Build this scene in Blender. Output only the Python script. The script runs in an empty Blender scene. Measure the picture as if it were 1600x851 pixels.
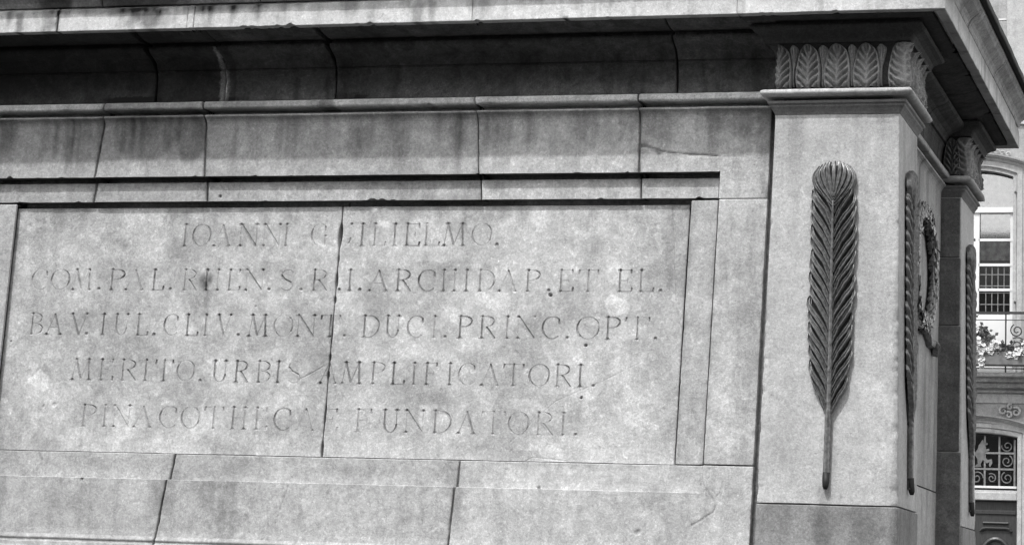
import bpy, math, random
import numpy as np
from mathutils import Matrix, Vector

# ------------------------------------------------------------------ camera, world, sun, exposure
scene = bpy.context.scene
scene.render.engine = 'CYCLES'
scene.render.resolution_x, scene.render.resolution_y = 1024, 544
C = scene.collection

cam_d = bpy.data.cameras.new('camera')
cam = bpy.data.objects.new('camera', cam_d); C.objects.link(cam)
CAM = Vector((2.6109, -11.7610, 1.65)); YAW, PITCH, ROLL = -0.242462, 0.228266, 0.0369125
cam_d.sensor_width = 36.0; cam_d.lens = 3499.6 / 1600 * 36.0
cam_d.shift_x = (800 - 1131.38) / 1600; cam_d.shift_y = (126.09 - 425.5) / 1600
cam_d.clip_start = 0.1; cam_d.clip_end = 500
_f = Vector((math.sin(YAW) * math.cos(PITCH), math.cos(YAW) * math.cos(PITCH), math.sin(PITCH)))
_r = Vector((math.cos(YAW), -math.sin(YAW), 0)); _u = _r.cross(_f)
_r2 = math.cos(ROLL) * _r + math.sin(ROLL) * _u; _u2 = -math.sin(ROLL) * _r + math.cos(ROLL) * _u
cam.matrix_world = Matrix(((_r2.x, _u2.x, -_f.x, CAM.x), (_r2.y, _u2.y, -_f.y, CAM.y), (_r2.z, _u2.z, -_f.z, CAM.z), (0, 0, 0, 1)))
scene.camera = cam

SUN_EL, SUN_AZ = math.radians(58), math.radians(20)       # azimuth: to the left of the front's normal
sun_dir = Vector((-math.sin(SUN_AZ) * math.cos(SUN_EL), -math.cos(SUN_AZ) * math.cos(SUN_EL), math.sin(SUN_EL)))
w = bpy.data.worlds.new('World'); scene.world = w; w.use_nodes = True
nt = w.node_tree; nt.nodes.clear()
sky = nt.nodes.new('ShaderNodeTexSky'); sky.sky_type = 'NISHITA'; sky.sun_disc = False
sky.sun_elevation = SUN_EL; sky.sun_rotation = math.atan2(sun_dir.x, sun_dir.y)
sky.air_density = 1.0; sky.dust_density = 1.6; sky.ozone_density = 1.0
bw = nt.nodes.new('ShaderNodeRGBToBW'); bg = nt.nodes.new('ShaderNodeBackground'); bg.inputs[1].default_value = 0.15
out = nt.nodes.new('ShaderNodeOutputWorld')
nt.links.new(sky.outputs[0], bw.inputs[0]); nt.links.new(bw.outputs[0], bg.inputs[0]); nt.links.new(bg.outputs[0], out.inputs[0])
sl = bpy.data.lights.new('sun', 'SUN'); sl.energy = 1.0; sl.angle = math.radians(1.0); sl.color = (1, 1, 1)
so = bpy.data.objects.new('sun', sl); C.objects.link(so); so.location = (-6, -14, 20)
so.rotation_euler = sun_dir.to_track_quat('Z', 'Y').to_euler()
scene.view_settings.view_transform = 'Standard'; scene.view_settings.look = 'None'
scene.view_settings.gamma = 1.0; scene.view_settings.exposure = 1.64

# ------------------------------------------------------------------ helpers
rng = np.random.RandomState(7)
_LAT = [np.random.RandomState(100 + i).rand(128, 128) for i in range(8)]
def vnoise(u, v, k):
    L = _LAT[k % 8]
    iu = np.floor(u).astype(int); iv = np.floor(v).astype(int)
    fu = u - iu; fv = v - iv; fu = fu * fu * (3 - 2 * fu); fv = fv * fv * (3 - 2 * fv)
    a = L[iu % 128, iv % 128]; b = L[(iu + 1) % 128, iv % 128]; c = L[iu % 128, (iv + 1) % 128]; d = L[(iu + 1) % 128, (iv + 1) % 128]
    return (a * (1 - fu) + b * fu) * (1 - fv) + (c * (1 - fu) + d * fu) * fv
def fbm(u, v, scale, octv=4, seed=0, gain=0.5):
    t = 0; a = 1; n = 0
    for i in range(octv):
        t = t + a * vnoise(u / scale * 2 ** i + seed * 3.7 + 11 * i, v / scale * 2 ** i + seed * 7.3 + 5 * i, seed + i); n += a; a *= gain
    return t / n - 0.5
def sstep(a, b, x):
    t = np.clip((x - a) / (b - a), 0, 1); return t * t * (3 - 2 * t)

def empty(name, loc, label=None, cat=None, group=None):
    o = bpy.data.objects.new(name, None); C.objects.link(o); o.location = loc; o.empty_display_size = 0.3
    if label: o['label'] = label; o['category'] = cat
    if group: o['group'] = group
    return o
def raw_mesh(name, V, F, tone=None, smooth=True):
    V = np.asarray(V, np.float32).reshape(-1, 3); me = bpy.data.meshes.new(name)
    if isinstance(F, np.ndarray):
        F = F.astype(np.int32); n = len(F); k = F.shape[1]
        me.vertices.add(len(V)); me.vertices.foreach_set('co', V.ravel())
        me.loops.add(n * k); me.loops.foreach_set('vertex_index', F.ravel())
        me.polygons.add(n); me.polygons.foreach_set('loop_start', np.arange(0, n * k, k, dtype=np.int32))
        me.polygons.foreach_set('loop_total', np.full(n, k, np.int32))
    else:
        me.from_pydata([tuple(map(float, p)) for p in V], [], F)
    if tone is not None:
        at = me.attributes.new('tone', 'FLOAT', 'POINT'); at.data.foreach_set('value', np.asarray(tone, np.float32).ravel())
    me.update(calc_edges=True)
    if not isinstance(F, np.ndarray): me.validate()
    me.polygons.foreach_set('use_smooth', np.full(len(me.polygons), bool(smooth)))
    return me
def link(name, me, mat, parent=None, world=True):
    o = bpy.data.objects.new(name, me); C.objects.link(o)
    if mat is not None and not me.materials: me.materials.append(mat)
    if parent is not None:
        o.parent = parent
        if world:                                   # mesh is in world coordinates
            p = parent; off = Vector((0, 0, 0))
            while p is not None: off += p.location; p = p.parent
            o.location = -off
    return o
def grid_faces(n, m, off=0):
    i, j = np.meshgrid(np.arange(n - 1), np.arange(m - 1), indexing='ij')
    a = i * m + j
    return np.stack([a, a + m, a + m + 1, a + 1], -1).reshape(-1, 4) + off
class MB:
    """collects simple solids into one mesh"""
    def __init__(s): s.v = []; s.f = []
    def add(s, V, F):
        k = len(s.v); s.v += [tuple(p) for p in V]; s.f += [tuple(i + k for i in f) for f in F]; return s
    def box(s, x0, x1, y0, y1, z0, z1, b=0.0):
        if b <= 0:
            V = [(x, y, z) for z in (z0, z1) for y in (y0, y1) for x in (x0, x1)]
            return s.add(V, [(0, 2, 3, 1), (4, 5, 7, 6), (0, 1, 5, 4), (2, 6, 7, 3), (0, 4, 6, 2), (1, 3, 7, 5)])
        # chamfered in plan (front edges) and top/bottom
        ring = [(x0 + b, y0), (x1 - b, y0), (x1, y0 + b), (x1, y1), (x0, y1), (x0, y0 + b)]
        cx, cy = (x0 + x1) / 2, (y0 + y1) / 2
        V = []; zs = [(z0, 1), (z0 + b, 0), (z1 - b, 0), (z1, 1)]
        for z, ins in zs:
            for x, y in ring:
                V.append((x + (b if x < cx else -b) * ins, y + (b if y < cy else 0) * ins, z))
        F = [(5, 4, 3, 2, 1, 0), tuple(18 + i for i in range(6))]
        for k in range(3):
            for i in range(6):
                a = k * 6 + i; c = k * 6 + (i + 1) % 6; F.append((a, c, c + 6, a + 6))
        return s.add(V, F)
    def tube(s, pts, r, n=6):
        pts = [Vector(p) for p in pts]; V = []; F = []
        up = Vector((0, 0, 1))
        for i, p in enumerate(pts):
            t = (pts[min(i + 1, len(pts) - 1)] - pts[max(i - 1, 0)]).normalized()
            a = t.cross(Vector((0, 1, 0)));
            if a.length < .1: a = t.cross(up)
            a.normalize(); b = t.cross(a); rr = r[i] if isinstance(r, (list, tuple)) else r
            for k in range(n):
                th = 2 * math.pi * k / n; V.append(p + a * rr * math.cos(th) + b * rr * math.sin(th))
        m = len(pts)
        for i in range(m - 1):
            for k in range(n): F.append((i * n + k, i * n + (k + 1) % n, (i + 1) * n + (k + 1) % n, (i + 1) * n + k))
        F.append(tuple(range(n - 1, -1, -1))); F.append(tuple((m - 1) * n + k for k in range(n)))
        return s.add(V, F)
    def prism(s, poly, y0, y1):
        """polygon in XZ (counter-clockwise seen from the front) pushed back from y0 to y1"""
        n = len(poly); V = [(x, y0, z) for x, z in poly] + [(x, y1, z) for x, z in poly]
        F = [tuple(range(n)), tuple(range(2 * n - 1, n - 1, -1))] + [(i, i + n, (i + 1) % n + n, (i + 1) % n) for i in range(n)]
        return s.add(V, F)
    def band(s, path, prof, closed=False):
        """moulding along a path in XZ; prof = (outward offset in plane, y)"""
        V = []; F = []; n = len(path); m = len(prof)
        for i, (x, z) in enumerate(path):
            a = path[max(i - 1, 0)]; b = path[min(i + 1, n - 1)]
            t1 = Vector((x - a[0], z - a[1])); t2 = Vector((b[0] - x, b[1] - z))
            if t1.length < 1e-9: t1 = t2
            if t2.length < 1e-9: t2 = t1
            t1.normalize(); t2.normalize(); n1 = Vector((-t1.y, t1.x)); n2 = Vector((-t2.y, t2.x)); mi = (n1 + n2) / (1 + n1.dot(n2))
            for o, y in prof: V.append((x + mi.x * o, y, z + mi.y * o))
        for i in range(n - 1):
            for j in range(m - 1): a = i * m + j; F.append((a, a + 1, a + m + 1, a + m))
        F.append(tuple(range(m))); F.append(tuple((n - 1) * m + j for j in range(m - 1, -1, -1)))
        return s.add(V, F)
    def build(s, name, mat, parent=None, smooth=False, world=True):
        return link(name, raw_mesh(name, s.v, s.f, smooth=smooth), mat, parent, world)

# ------------------------------------------------------------------ materials (the photograph is black and white: every colour is a grey)
def node(nt, t, **kw):
    n = nt.nodes.new(t)
    for k, v in kw.items(): setattr(n, k, v)
    return n
def g(v): return (v, v, v, 1)
def stone(name, base, mottle=0.35, streak=0.15, speck=0.25, rough=0.85, bump=0.35, rand=0.10, fleck=0.18):
    m = bpy.data.materials.new(name); m.use_nodes = True; nt = m.node_tree; N = nt.nodes; Lk = nt.links.new
    b = N['Principled BSDF']; b.inputs['Roughness'].default_value = rough; b.inputs['Specular IOR Level'].default_value = 0.25
    tc = node(nt, 'ShaderNodeTexCoord'); oi = node(nt, 'ShaderNodeObjectInfo')
    ad = node(nt, 'ShaderNodeVectorMath', operation='ADD')
    mu = node(nt, 'ShaderNodeMath', operation='MULTIPLY'); mu.inputs[1].default_value = 37.0; Lk(oi.outputs['Random'], mu.inputs[0])
    Lk(tc.outputs['Object'], ad.inputs[0]); Lk(mu.outputs[0], ad.inputs[1])
    def noise(scale, detail, rgh=0.6, vec=None, dist=0.0):
        n = node(nt, 'ShaderNodeTexNoise'); n.inputs['Scale'].default_value = scale; n.inputs['Detail'].default_value = detail
        n.inputs['Roughness'].default_value = rgh; n.inputs['Distortion'].default_value = dist; Lk(vec or ad.outputs[0], n.inputs['Vector']); return n.outputs['Fac']
    def mapr(x, a, b_, c, d, clamp=True):
        r = node(nt, 'ShaderNodeMapRange'); r.clamp = clamp
        for i, v in enumerate((a, b_, c, d)): r.inputs[i + 1].default_value = v
        Lk(x, r.inputs[0]); return r.outputs[0]
    def op(o, x, y):
        n = node(nt, 'ShaderNodeMath', operation=o)
        for i, q in enumerate((x, y)):
            if isinstance(q, (int, float)): n.inputs[i].default_value = q
            else: Lk(q, n.inputs[i])
        return n.outputs[0]
    big = mapr(noise(2.6, 9, 0.68, dist=0.4), 0.32, 0.68, 1 - mottle * .75, 1 + mottle * 0.5)
    mid = mapr(noise(15, 8, 0.74, dist=0.5), 0.32, 0.68, 1 - mottle * 0.75, 1 + mottle * 0.65)
    fine = mapr(noise(70, 4, 0.7), 0.3, 0.7, 1 - speck, 1 + speck)
    grain = mapr(noise(190, 3, 0.75), 0.25, 0.75, 1 - speck * 1.1, 1 + speck * 1.1)
    sc = node(nt, 'ShaderNodeMapping'); sc.inputs['Scale'].default_value = (9, 9, 0.9); Lk(ad.outputs[0], sc.inputs[0])
    st = mapr(noise(1.0, 6, 0.6, sc.outputs[0]), 0.52, 0.72, 1.0, 1 - streak)
    pits = mapr(noise(48, 2, 0.5, dist=0.8), 0.24, 0.33, 0.72, 1.0)
    fl = mapr(noise(19, 7, 0.72, dist=1.0), 0.58, 0.63, 1.0, 1.0 + fleck * .8)
    c = op('MULTIPLY', op('MULTIPLY', big, mid), op('MULTIPLY', fine, st))
    sp1 = mapr(noise(75, 2, 0.5), 0.66, 0.72, 1.0, 1.0 + speck * 1.4); sp2 = mapr(noise(33, 4, 0.75, dist=0.5), 0.36, 0.30, 1.0, 1.0 - speck * 0.9)
    c = op('MULTIPLY', op('MULTIPLY', c, grain), op('MULTIPLY', op('MULTIPLY', fl, pits), op('MULTIPLY', sp1, sp2)))
    vn = op('ABSOLUTE', op('SUBTRACT', noise(3.2, 7, 0.65, dist=1.6), 0.5), 0.0); c = op('MULTIPLY', c, mapr(vn, 0.0, 0.022, 1.0 + mottle * 0.45, 1.0))
    vd = op('ABSOLUTE', op('SUBTRACT', noise(2.1, 8, 0.7, dist=2.2), 0.47), 0.0); c = op('MULTIPLY', c, mapr(vd, 0.0, 0.010, 1.0 - mottle * 0.5, 1.0))
    c = op('MULTIPLY', c, mapr(oi.outputs['Random'], 0, 1, base * (1 - rand), base * (1 + rand)))
    at = node(nt, 'ShaderNodeAttribute'); at.attribute_name = 'tone'
    c = op('MULTIPLY', c, op('ADD', at.outputs['Fac'], 1.0))
    c = op('MINIMUM', op('MAXIMUM', c, 0.015), 0.82)
    Lk(c, b.inputs['Base Color'])
    bp = node(nt, 'ShaderNodeBump'); bp.inputs['Strength'].default_value = bump; bp.inputs['Distance'].default_value = 0.006
    h = op('ADD', noise(90, 5, 0.7), op('MULTIPLY', noise(24, 4, 0.6), 1.4)); Lk(h, bp.inputs['Height']); Lk(bp.outputs[0], b.inputs['Normal'])
    return m
def simple(name, base, rough=0.5, metal=0.0, var=0.3, scale=20, bump=0.2, spec=0.4, stretch=None):
    m = bpy.data.materials.new(name); m.use_nodes = True; nt = m.node_tree; Lk = nt.links.new
    b = nt.nodes['Principled BSDF']; b.inputs['Roughness'].default_value = rough; b.inputs['Metallic'].default_value = metal; b.inputs['Specular IOR Level'].default_value = spec
    tc = node(nt, 'ShaderNodeTexCoord'); vec = tc.outputs['Object']
    if stretch: mp = node(nt, 'ShaderNodeMapping'); mp.inputs['Scale'].default_value = stretch; Lk(vec, mp.inputs[0]); vec = mp.outputs[0]
    n = node(nt, 'ShaderNodeTexNoise'); n.inputs['Scale'].default_value = scale; n.inputs['Detail'].default_value = 6; Lk(vec, n.inputs['Vector'])
    r = node(nt, 'ShaderNodeMapRange')
    for i, v in enumerate((0.3, 0.7, base * (1 - var), base * (1 + var))): r.inputs[i + 1].default_value = v
    Lk(n.outputs['Fac'], r.inputs[0])
    at = node(nt, 'ShaderNodeAttribute'); at.attribute_name = 'tone'
    a1 = node(nt, 'ShaderNodeMath', operation='ADD'); a1.inputs[1].default_value = 1; Lk(at.outputs['Fac'], a1.inputs[0])
    a2 = node(nt, 'ShaderNodeMath', operation='MULTIPLY'); Lk(a1.outputs[0], a2.inputs[0]); Lk(r.outputs[0], a2.inputs[1]); Lk(a2.outputs[0], b.inputs['Base Color'])
    bp = node(nt, 'ShaderNodeBump'); bp.inputs['Strength'].default_value = bump; bp.inputs['Distance'].default_value = 0.004
    Lk(n.outputs['Fac'], bp.inputs['Height']); Lk(bp.outputs[0], b.inputs['Normal'])
    return m
M_WALL = stone('weathered_wall_stone', 0.42, 0.32, 0.26, speck=0.22, rand=0.13, fleck=.25)
M_SLAB = stone('inscription_slab_stone', 0.40, 0.28, 0.10, fleck=0.32, rand=0.02, speck=0.22)
M_LETTER = stone('carved_letter_grime_shade', 0.30, 0.25, 0.0, rand=0.25)  # dirt in the cuts, with groove shade painted into the same dark tone
M_PIER = stone('pale_pier_stone', 0.45, 0.20, 0.16, rand=0.02, speck=0.19, fleck=.2)
M_PIERB = stone('grey_pier_base_stone', 0.25, 0.22, 0.35)
M_SIDE = stone('streaked_side_stone', 0.42, 0.22, 0.40)
M_RET = stone('dark_return_stone', 0.13, 0.4, 0.4)
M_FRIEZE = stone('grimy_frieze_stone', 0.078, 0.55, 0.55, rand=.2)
M_CORN = stone('pale_cornice_stone', 0.62, 0.22, 0.40, rand=0.05, speck=.15)
M_CYMA = stone('blackened_cymatium_stone', 0.20, 0.4, 0.3)
M_CAP = stone('carved_capital_stone', 0.05, 0.3, 0.1)  # near-black: shade behind the leaves and under the soffit put into its colour
M_LEAFST = stone('carved_leaf_stone', 0.30, 0.35, 0.0, rand=0.2, bump=0.2)
M_HOUSE = stone('dark_house_render', 0.08, 0.2, 0.2)
M_ROOF = stone('slate_roof', 0.07, 0.3, 0.1)
M_BRONZE = simple('weathered_bronze', 0.16, 0.36, 0.45, 0.5, 50, 0.5, 0.6)
M_PLATE = simple('dark_bronze_ground', 0.02, 0.6, 0.3, 0.4, 30, 0.3)
M_LEAD = simple('black_lead', 0.02, 0.7, 0.0, 0.4, 8, 0.2, 0.2)
M_FACADE = stone('facade_stone', 0.30, 0.25, 0.2, rand=0.05)
M_TRIM = stone('facade_trim_stone', 0.37, 0.25, 0.2, rand=0.05)
M_TRIMD = stone('dirty_balcony_stone', 0.34, 0.4, 0.3)
M_WHITE = simple('white_paint', 0.60, 0.45, 0, 0.04, 6, 0.05)
M_IRON = simple('black_iron', 0.03, 0.5, 0.2, 0.3, 20, 0.2)
M_IRONP = simple('pale_painted_iron', 0.17, 0.5, 0.1, 0.25, 20, 0.2)
M_WOOD = simple('dark_varnished_wood', 0.035, 0.4, 0, 0.4, 12, 0.2, 0.4, (6, 6, 0.6))
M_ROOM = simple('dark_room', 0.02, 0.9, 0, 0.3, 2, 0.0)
M_CURT = simple('net_curtain', 0.20, 0.9, 0, 0.6, 9, 0.2, 0.1)
M_BOX = simple('grey_planter', 0.12, 0.6, 0, 0.3, 10, 0.2)
M_LEAF = simple('foliage', 0.09, 0.55, 0, 0.5, 14, 0.1)
M_PETAL = simple('white_petals', 0.60, 0.6, 0, 0.08, 14, 0.1)
M_GROUND = stone('paving', 0.04, 0.4, 0.0)
def glass_mat():
    m = bpy.data.materials.new('window_glass'); m.use_nodes = True; nt = m.node_tree; Lk = nt.links.new
    nt.nodes.remove(nt.nodes['Principled BSDF']); o = nt.nodes['Material Output']
    t = node(nt, 'ShaderNodeBsdfTransparent'); t.inputs[0].default_value = g(0.97); gl = node(nt, 'ShaderNodeBsdfGlossy'); gl.inputs['Roughness'].default_value = 0.04
    fr = node(nt, 'ShaderNodeFresnel'); fr.inputs[0].default_value = 1.5
    am = node(nt, 'ShaderNodeMath', operation='ADD'); am.inputs[1].default_value = .12; Lk(fr.outputs[0], am.inputs[0]); mx = node(nt, 'ShaderNodeMixShader'); Lk(am.outputs[0], mx.inputs[0]); Lk(t.outputs[0], mx.inputs[1]); Lk(gl.outputs[0], mx.inputs[2]); Lk(mx.outputs[0], o.inputs[0])
    return m
M_GLASS = glass_mat()

# ------------------------------------------------------------------ ground
gm = MB().add([(-300, -300, 0), (300, -300, 0), (300, 300, 0), (-300, 300, 0)], [(0, 1, 2, 3)]).build('ground', M_GROUND)
gm['kind'] = 'structure'

# ------------------------------------------------------------------ stone sweeps
def resample(prof, step):
    out = []
    for (o0, z0), (o1, z1) in zip(prof[:-1], prof[1:]):
        L = math.hypot(o1 - o0, z1 - z0)
        if L < 1e-6: continue
        if L > 0.012: ts = [0, .0012 / L] + list(np.linspace(0.005 / L, 1 - 0.005 / L, max(2, int(L / step)))) + [1 - .0012 / L]
        else: ts = [0]
        for t in ts: out.append((o0 + (o1 - o0) * t, z0 + (z1 - z0) * t))
    out.append(prof[-1]); return np.array(out)
def crack_depth(X, Z, cracks):
    d = np.zeros_like(X)
    X0, Z0, d0 = X, Z, d
    for poly, wd, dep in cracks:
        px = [p[0] for p in poly]; pz = [p[1] for p in poly]; q = wd * 2 + .01
        idx = np.nonzero((X0 > min(px) - q) & (X0 < max(px) + q) & (Z0 > min(pz) - q) & (Z0 < max(pz) + q))
        if not len(idx[0]): continue
        X = X0[idx]; Z = Z0[idx]; best = np.full_like(X, 9.0)
        for (x0, z0), (x1, z1) in zip(poly[:-1], poly[1:]):
            dx, dz = x1 - x0, z1 - z0; t = np.clip(((X - x0) * dx + (Z - z0) * dz) / (dx * dx + dz * dz), 0, 1)
            best = np.minimum(best, np.hypot(X - x0 - t * dx, Z - z0 - t * dz))
        best = best + fbm(X, Z, 0.03, 2, 3) * wd * 0.9
        d0[idx] = np.maximum(d0[idx], dep * (1 - sstep(wd * 0.25, wd * 0.75, best)))
    return d0
def blobs(X, Z, lst, seed=0):
    """stains with a shape of their own: (x, z, rx, rz, strength, softness)"""
    t = np.zeros_like(X)
    for k, (x, z, rx, rz, a, sf) in enumerate(lst):
        idx = np.nonzero((np.abs(X - x) < rx * 1.8) & (np.abs(Z - z) < rz * 1.8))
        if not len(idx[0]): continue
        xx = X[idx]; zz = Z[idx]
        r = np.hypot((xx - x) / rx, (zz - z) / rz) + fbm(xx, zz, min(rx, rz) * 0.9, 4, seed + k) * 0.9
        t[idx] += a * (1 - sstep(1 - sf, 1 + sf * .3, r))
    return t
def drips(X, Z, ztop, L, a, sd):
    """dark water runs hanging from a ledge at ztop: lengths and strengths vary along the ledge"""
    n = np.clip(fbm(X, X * 0 + sd, .09, 4, sd) * 2.4 + .35, 0, 1); q = fbm(X + .01 * fbm(X, Z, .2, 2, sd + 1), X * 0 + sd * 2, .03, 3, sd + 2)
    d = ztop - Z
    return a * n * (.6 + 1.2 * np.clip(q + .2, 0, 1)) * (1 - sstep(L * .15 * (.3 + n), L * (.25 + .75 * n), d)) * (d > -.004)
_seed = [0]
ZO, ZI, ZB, ZBO = 3.976, 3.835, 2.366, 2.217
def sweep(name, path, prof, mat, parent, step=0.007, gap0=0.003, gap1=0.003, m0=None, m1=None, sl0=None, sl1=None,
          cap=0.06, amp=0.0016, cracks=(), tone=None, edge=0.004, chip=0.006, post=None, join=None, und=0.25):
    _seed[0] += 1; sd = _seed[0]
    P = resample(prof, step); m = len(P)
    pts = [np.array(p, float) for p in path]
    segs = [(pts[i], pts[i + 1]) for i in range(len(pts) - 1)]
    nrm = []
    for a, b in segs: d = (b - a) / np.linalg.norm(b - a); nrm.append(np.array([d[1], -d[0]]))
    B = []; N = []; S = []; T = []; acc = 0
    for i, (a, b) in enumerate(segs):
        Ls = np.linalg.norm(b - a); d = (b - a) / Ls
        lo = gap0 if i == 0 else 0; hi = Ls - (gap1 if i == len(segs) - 1 else 0)
        k = max(2, int((hi - lo) / step)); ss = list(np.linspace(lo + .010, hi - .010, k))
        ss = [lo, lo + .0015, lo + .004] + ss + [hi - .004, hi - .0015, hi]
        for q, s in enumerate(ss):
            if i > 0 and q == 0: continue
            n = nrm[i]
            if q == len(ss) - 1 and i < len(segs) - 1: n = (nrm[i] + nrm[i + 1]) / (1 + nrm[i] @ nrm[i + 1])
            if i == 0 and q == 0 and m0 is not None: n = np.array(m0)
            if i == len(segs) - 1 and q == len(ss) - 1 and m1 is not None: n = np.array(m1)
            B.append(a + d * s); N.append(n); S.append(acc + s); T.append(d)
        acc += Ls
    B, N, S, T = map(np.array, (B, N, S, T)); n = len(S)
    corners = np.cumsum([np.linalg.norm(b - a) for a, b in segs])[:-1]
    Z = np.repeat(P[None, :, 1], n, 0); O = np.repeat(P[None, :, 0], n, 0); SS = np.repeat(S[:, None], m, 1)
    W = B[:, 0] if abs(segs[0][1][0] - segs[0][0][0]) > 1e-6 and len(segs) == 1 else S + (segs[0][0][0] if abs(segs[0][0][1]) < 5 else 0)
    WX = np.repeat(W[:, None], m, 1)
    t = (SS - S[0]) / (S[-1] - S[0])
    sh = np.zeros_like(Z)
    if sl0 is not None: sh += (1 - t) * sl0(Z)
    if sl1 is not None: sh += t * sl1(Z)
    WX = WX + sh
    D = fbm(WX + O, Z + O * .7, und, 5, sd) * amp * 2 + fbm(WX, Z, .05, 3, sd + 3) * amp * .8
    if join is None and amp > .001: D = D + (rng.rand() - .5) * .005          # blocks have settled unevenly
    if edge:
        for e, on in ((SS - S[0], gap0 > 0), (S[-1] - SS, gap1 > 0)):
            if not on: continue
            wd = edge * (1 + 2.0 * np.clip(fbm(Z, Z * 0 + sd, .12, 4, sd) * 3, 0, 1.5)) + chip * np.clip(fbm(Z, Z * 0 + sd * 3, .05, 3, sd + 5) * 5 - 0.6, 0, 2)
            D = D - wd * (1 - np.clip(e / np.maximum(wd, 1e-4), 0, 1)) ** 2
    for cs in corners:
        wd = .004 + .015 * np.clip(fbm(Z, Z * 0 + sd, .09, 4, sd + 8) * 3.5 - .25, 0, 1)
        D = D - wd * .6 * np.clip(1 - np.abs(SS - cs) / wd, 0, 1) ** 1.5
    cdp = crack_depth(WX, Z, cracks) if len(cracks) else np.zeros_like(Z)
    D = D - cdp
    V = np.zeros((n + 2, m, 3))
    OD = O + D
    V[1:-1, :, 0] = B[:, None, 0] + N[:, None, 0] * OD + T[:, None, 0] * sh
    V[1:-1, :, 1] = B[:, None, 1] + N[:, None, 1] * OD + T[:, None, 1] * sh
    V[1:-1, :, 2] = Z + fbm(WX, Z * 0 + sd, .2, 3, sd + 2)[:, :] * 0.003
    for lz in (ZO, ZI, 4.374, 4.77):                              # nicks along the frame's lips
        V[1:-1, :, 2] += np.exp(-((Z - lz) / .007) ** 2) * .016 * np.clip(fbm(WX, Z * 0 + lz, .07, 4, sd + 4) * 4 - .7, 0, 1) * (Z < lz + .02)
    V[0] = V[1]; V[-1] = V[-2]
    n0 = np.array(m0) if m0 is not None else nrm[0]; n1 = np.array(m1) if m1 is not None else nrm[-1]
    V[0, :, :2] -= n0[None, :] * (OD[0] + cap)[:, None]; V[-1, :, :2] -= n1[None, :] * (OD[-1] + cap)[:, None]
    tn = tone(WX, Z, O) if tone is not None else np.zeros((n, m))
    tn = tn - .45 * np.clip(cdp / .007, 0, 1)
    for e, on in ((SS - S[0], gap0 > 0), (S[-1] - SS, gap1 > 0)):        # dirt that has crept out of the joints
        if on: tn = tn - .42 * np.clip(fbm(Z, Z * 0 + sd, .10, 4, sd + 6) * 3 + .35, 0, 1) * np.exp(-e / (.010 + .03 * np.clip(fbm(Z, Z * 0, .3, 3, sd + 7) + .2, 0, 1)))
    tn = np.concatenate([tn[:1], tn, tn[-1:]], 0)
    F = grid_faces(n + 2, m)
    if post is not None: V = post(V)
    if join is not None: join.append((V.reshape(-1, 3), F, tn.ravel())); return None
    return link(name, raw_mesh(name, V, F, tn), mat, parent)
def joined(name, parts, mat, parent):
    Vs = []; Fs = []; Ts = []; k = 0
    for V, F, t in parts: Vs.append(V); Fs.append(F + k); Ts.append(t); k += len(V)
    return link(name, raw_mesh(name, np.concatenate(Vs), np.concatenate(Fs), np.concatenate(Ts)), mat, parent)

# ------------------------------------------------------------------ the monument's pedestal
DEPTH = 3.18; PW = 0.64; XR = 0.69; XL = -5.91; YW = 0.13; XW = 0.56
MON = empty('monument_pedestal', (-2.61, 1.59, 0), 'huge carved stone monument pedestal with Latin inscription and palm branches on its corner pier', 'pedestal')

# --- wall course under the bead, with the upper part of the sunk frame
def halfround(o, z, r, rz, n=9, a0=-80, a1=80):
    return [(o + r * math.cos(math.radians(a0 + (a1 - a0) * i / (n - 1))), z + rz * math.sin(math.radians(a0 + (a1 - a0) * i / (n - 1)))) for i in range(n)]
TOPM = [(0, 4.275), (.002, 4.290), (.007, 4.304), (.015, 4.316), (.026, 4.325), (.033, 4.328), (.034, 4.330), (.034, 4.339), (-.075, 4.341), (-.075, 4.3735), (.046, 4.375), (.053, 4.379), (.056, 4.385), (.056, 4.404), (.052, 4.412), (.044, 4.417), (-.05, 4.421)]
P_TOP = [(-.17, ZI + .012), (-.085, ZI + .008), (-.046, ZI), (-.045, ZO - .030), (-.047, ZO - .028), (-.155, ZO - .026), (-.16, ZO + .012), (-.02, ZO + .010), (0, ZO)] + TOPM  # slot behind the lip is added so a band of shade shows there
P_TOPR = [(-.13, 3.826), (0, 3.826)] + TOPM
def stain_top(X, Z, O):
    t = blobs(X, Z, [(-3.56, 4.22, .12, .14, -.40, .3), (-3.88, 4.22, .20, .15, -.26, .3), (-2.52, 4.16, .07, .12, -.25, .6), (-2.65, 4.0, .05, .03, .18, .5),
        (-.68, 4.22, .10, .12, -.22, .5), (-.2, 4.26, .2, .1, -.2, .5), (-.06, 4.18, .09, .16, -.30, .4), (-3.9, 4.0, .4, .05, .08, .5), (-4.6, 4.2, .3, .15, -.12, .5),
        (-1.9, 4.1, .06, .25, -.12, .5), (-1.0, 4.2, .3, .1, -.1, .5), (-1.95, 3.88, .12, .03, .12, .5), (-.6, 3.9, .2, .03, .10, .5)], 3)
    t = t - drips(X, Z, 4.335, .45, .55, 3) - .10 * sstep(-2.8, -4.0, X) * sstep(4.0, 4.1, Z) - drips(X + 7, Z, 3.94, .12, .25, 4) * (O < -.03)
    bead = sstep(4.355, 4.372, Z)                     # bead toned lighter than the wall, unevenly along it
    t = t + bead * (.55 + .6 * fbm(X, Z, .35, 4, 6)) + bead * np.where((X > -4.15) & (X < -2.75), -.38, 0) + bead * blobs(X, Z, [(-2.70, 4.39, .05, .06, -.75, .3)], 5)
    return t
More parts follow.
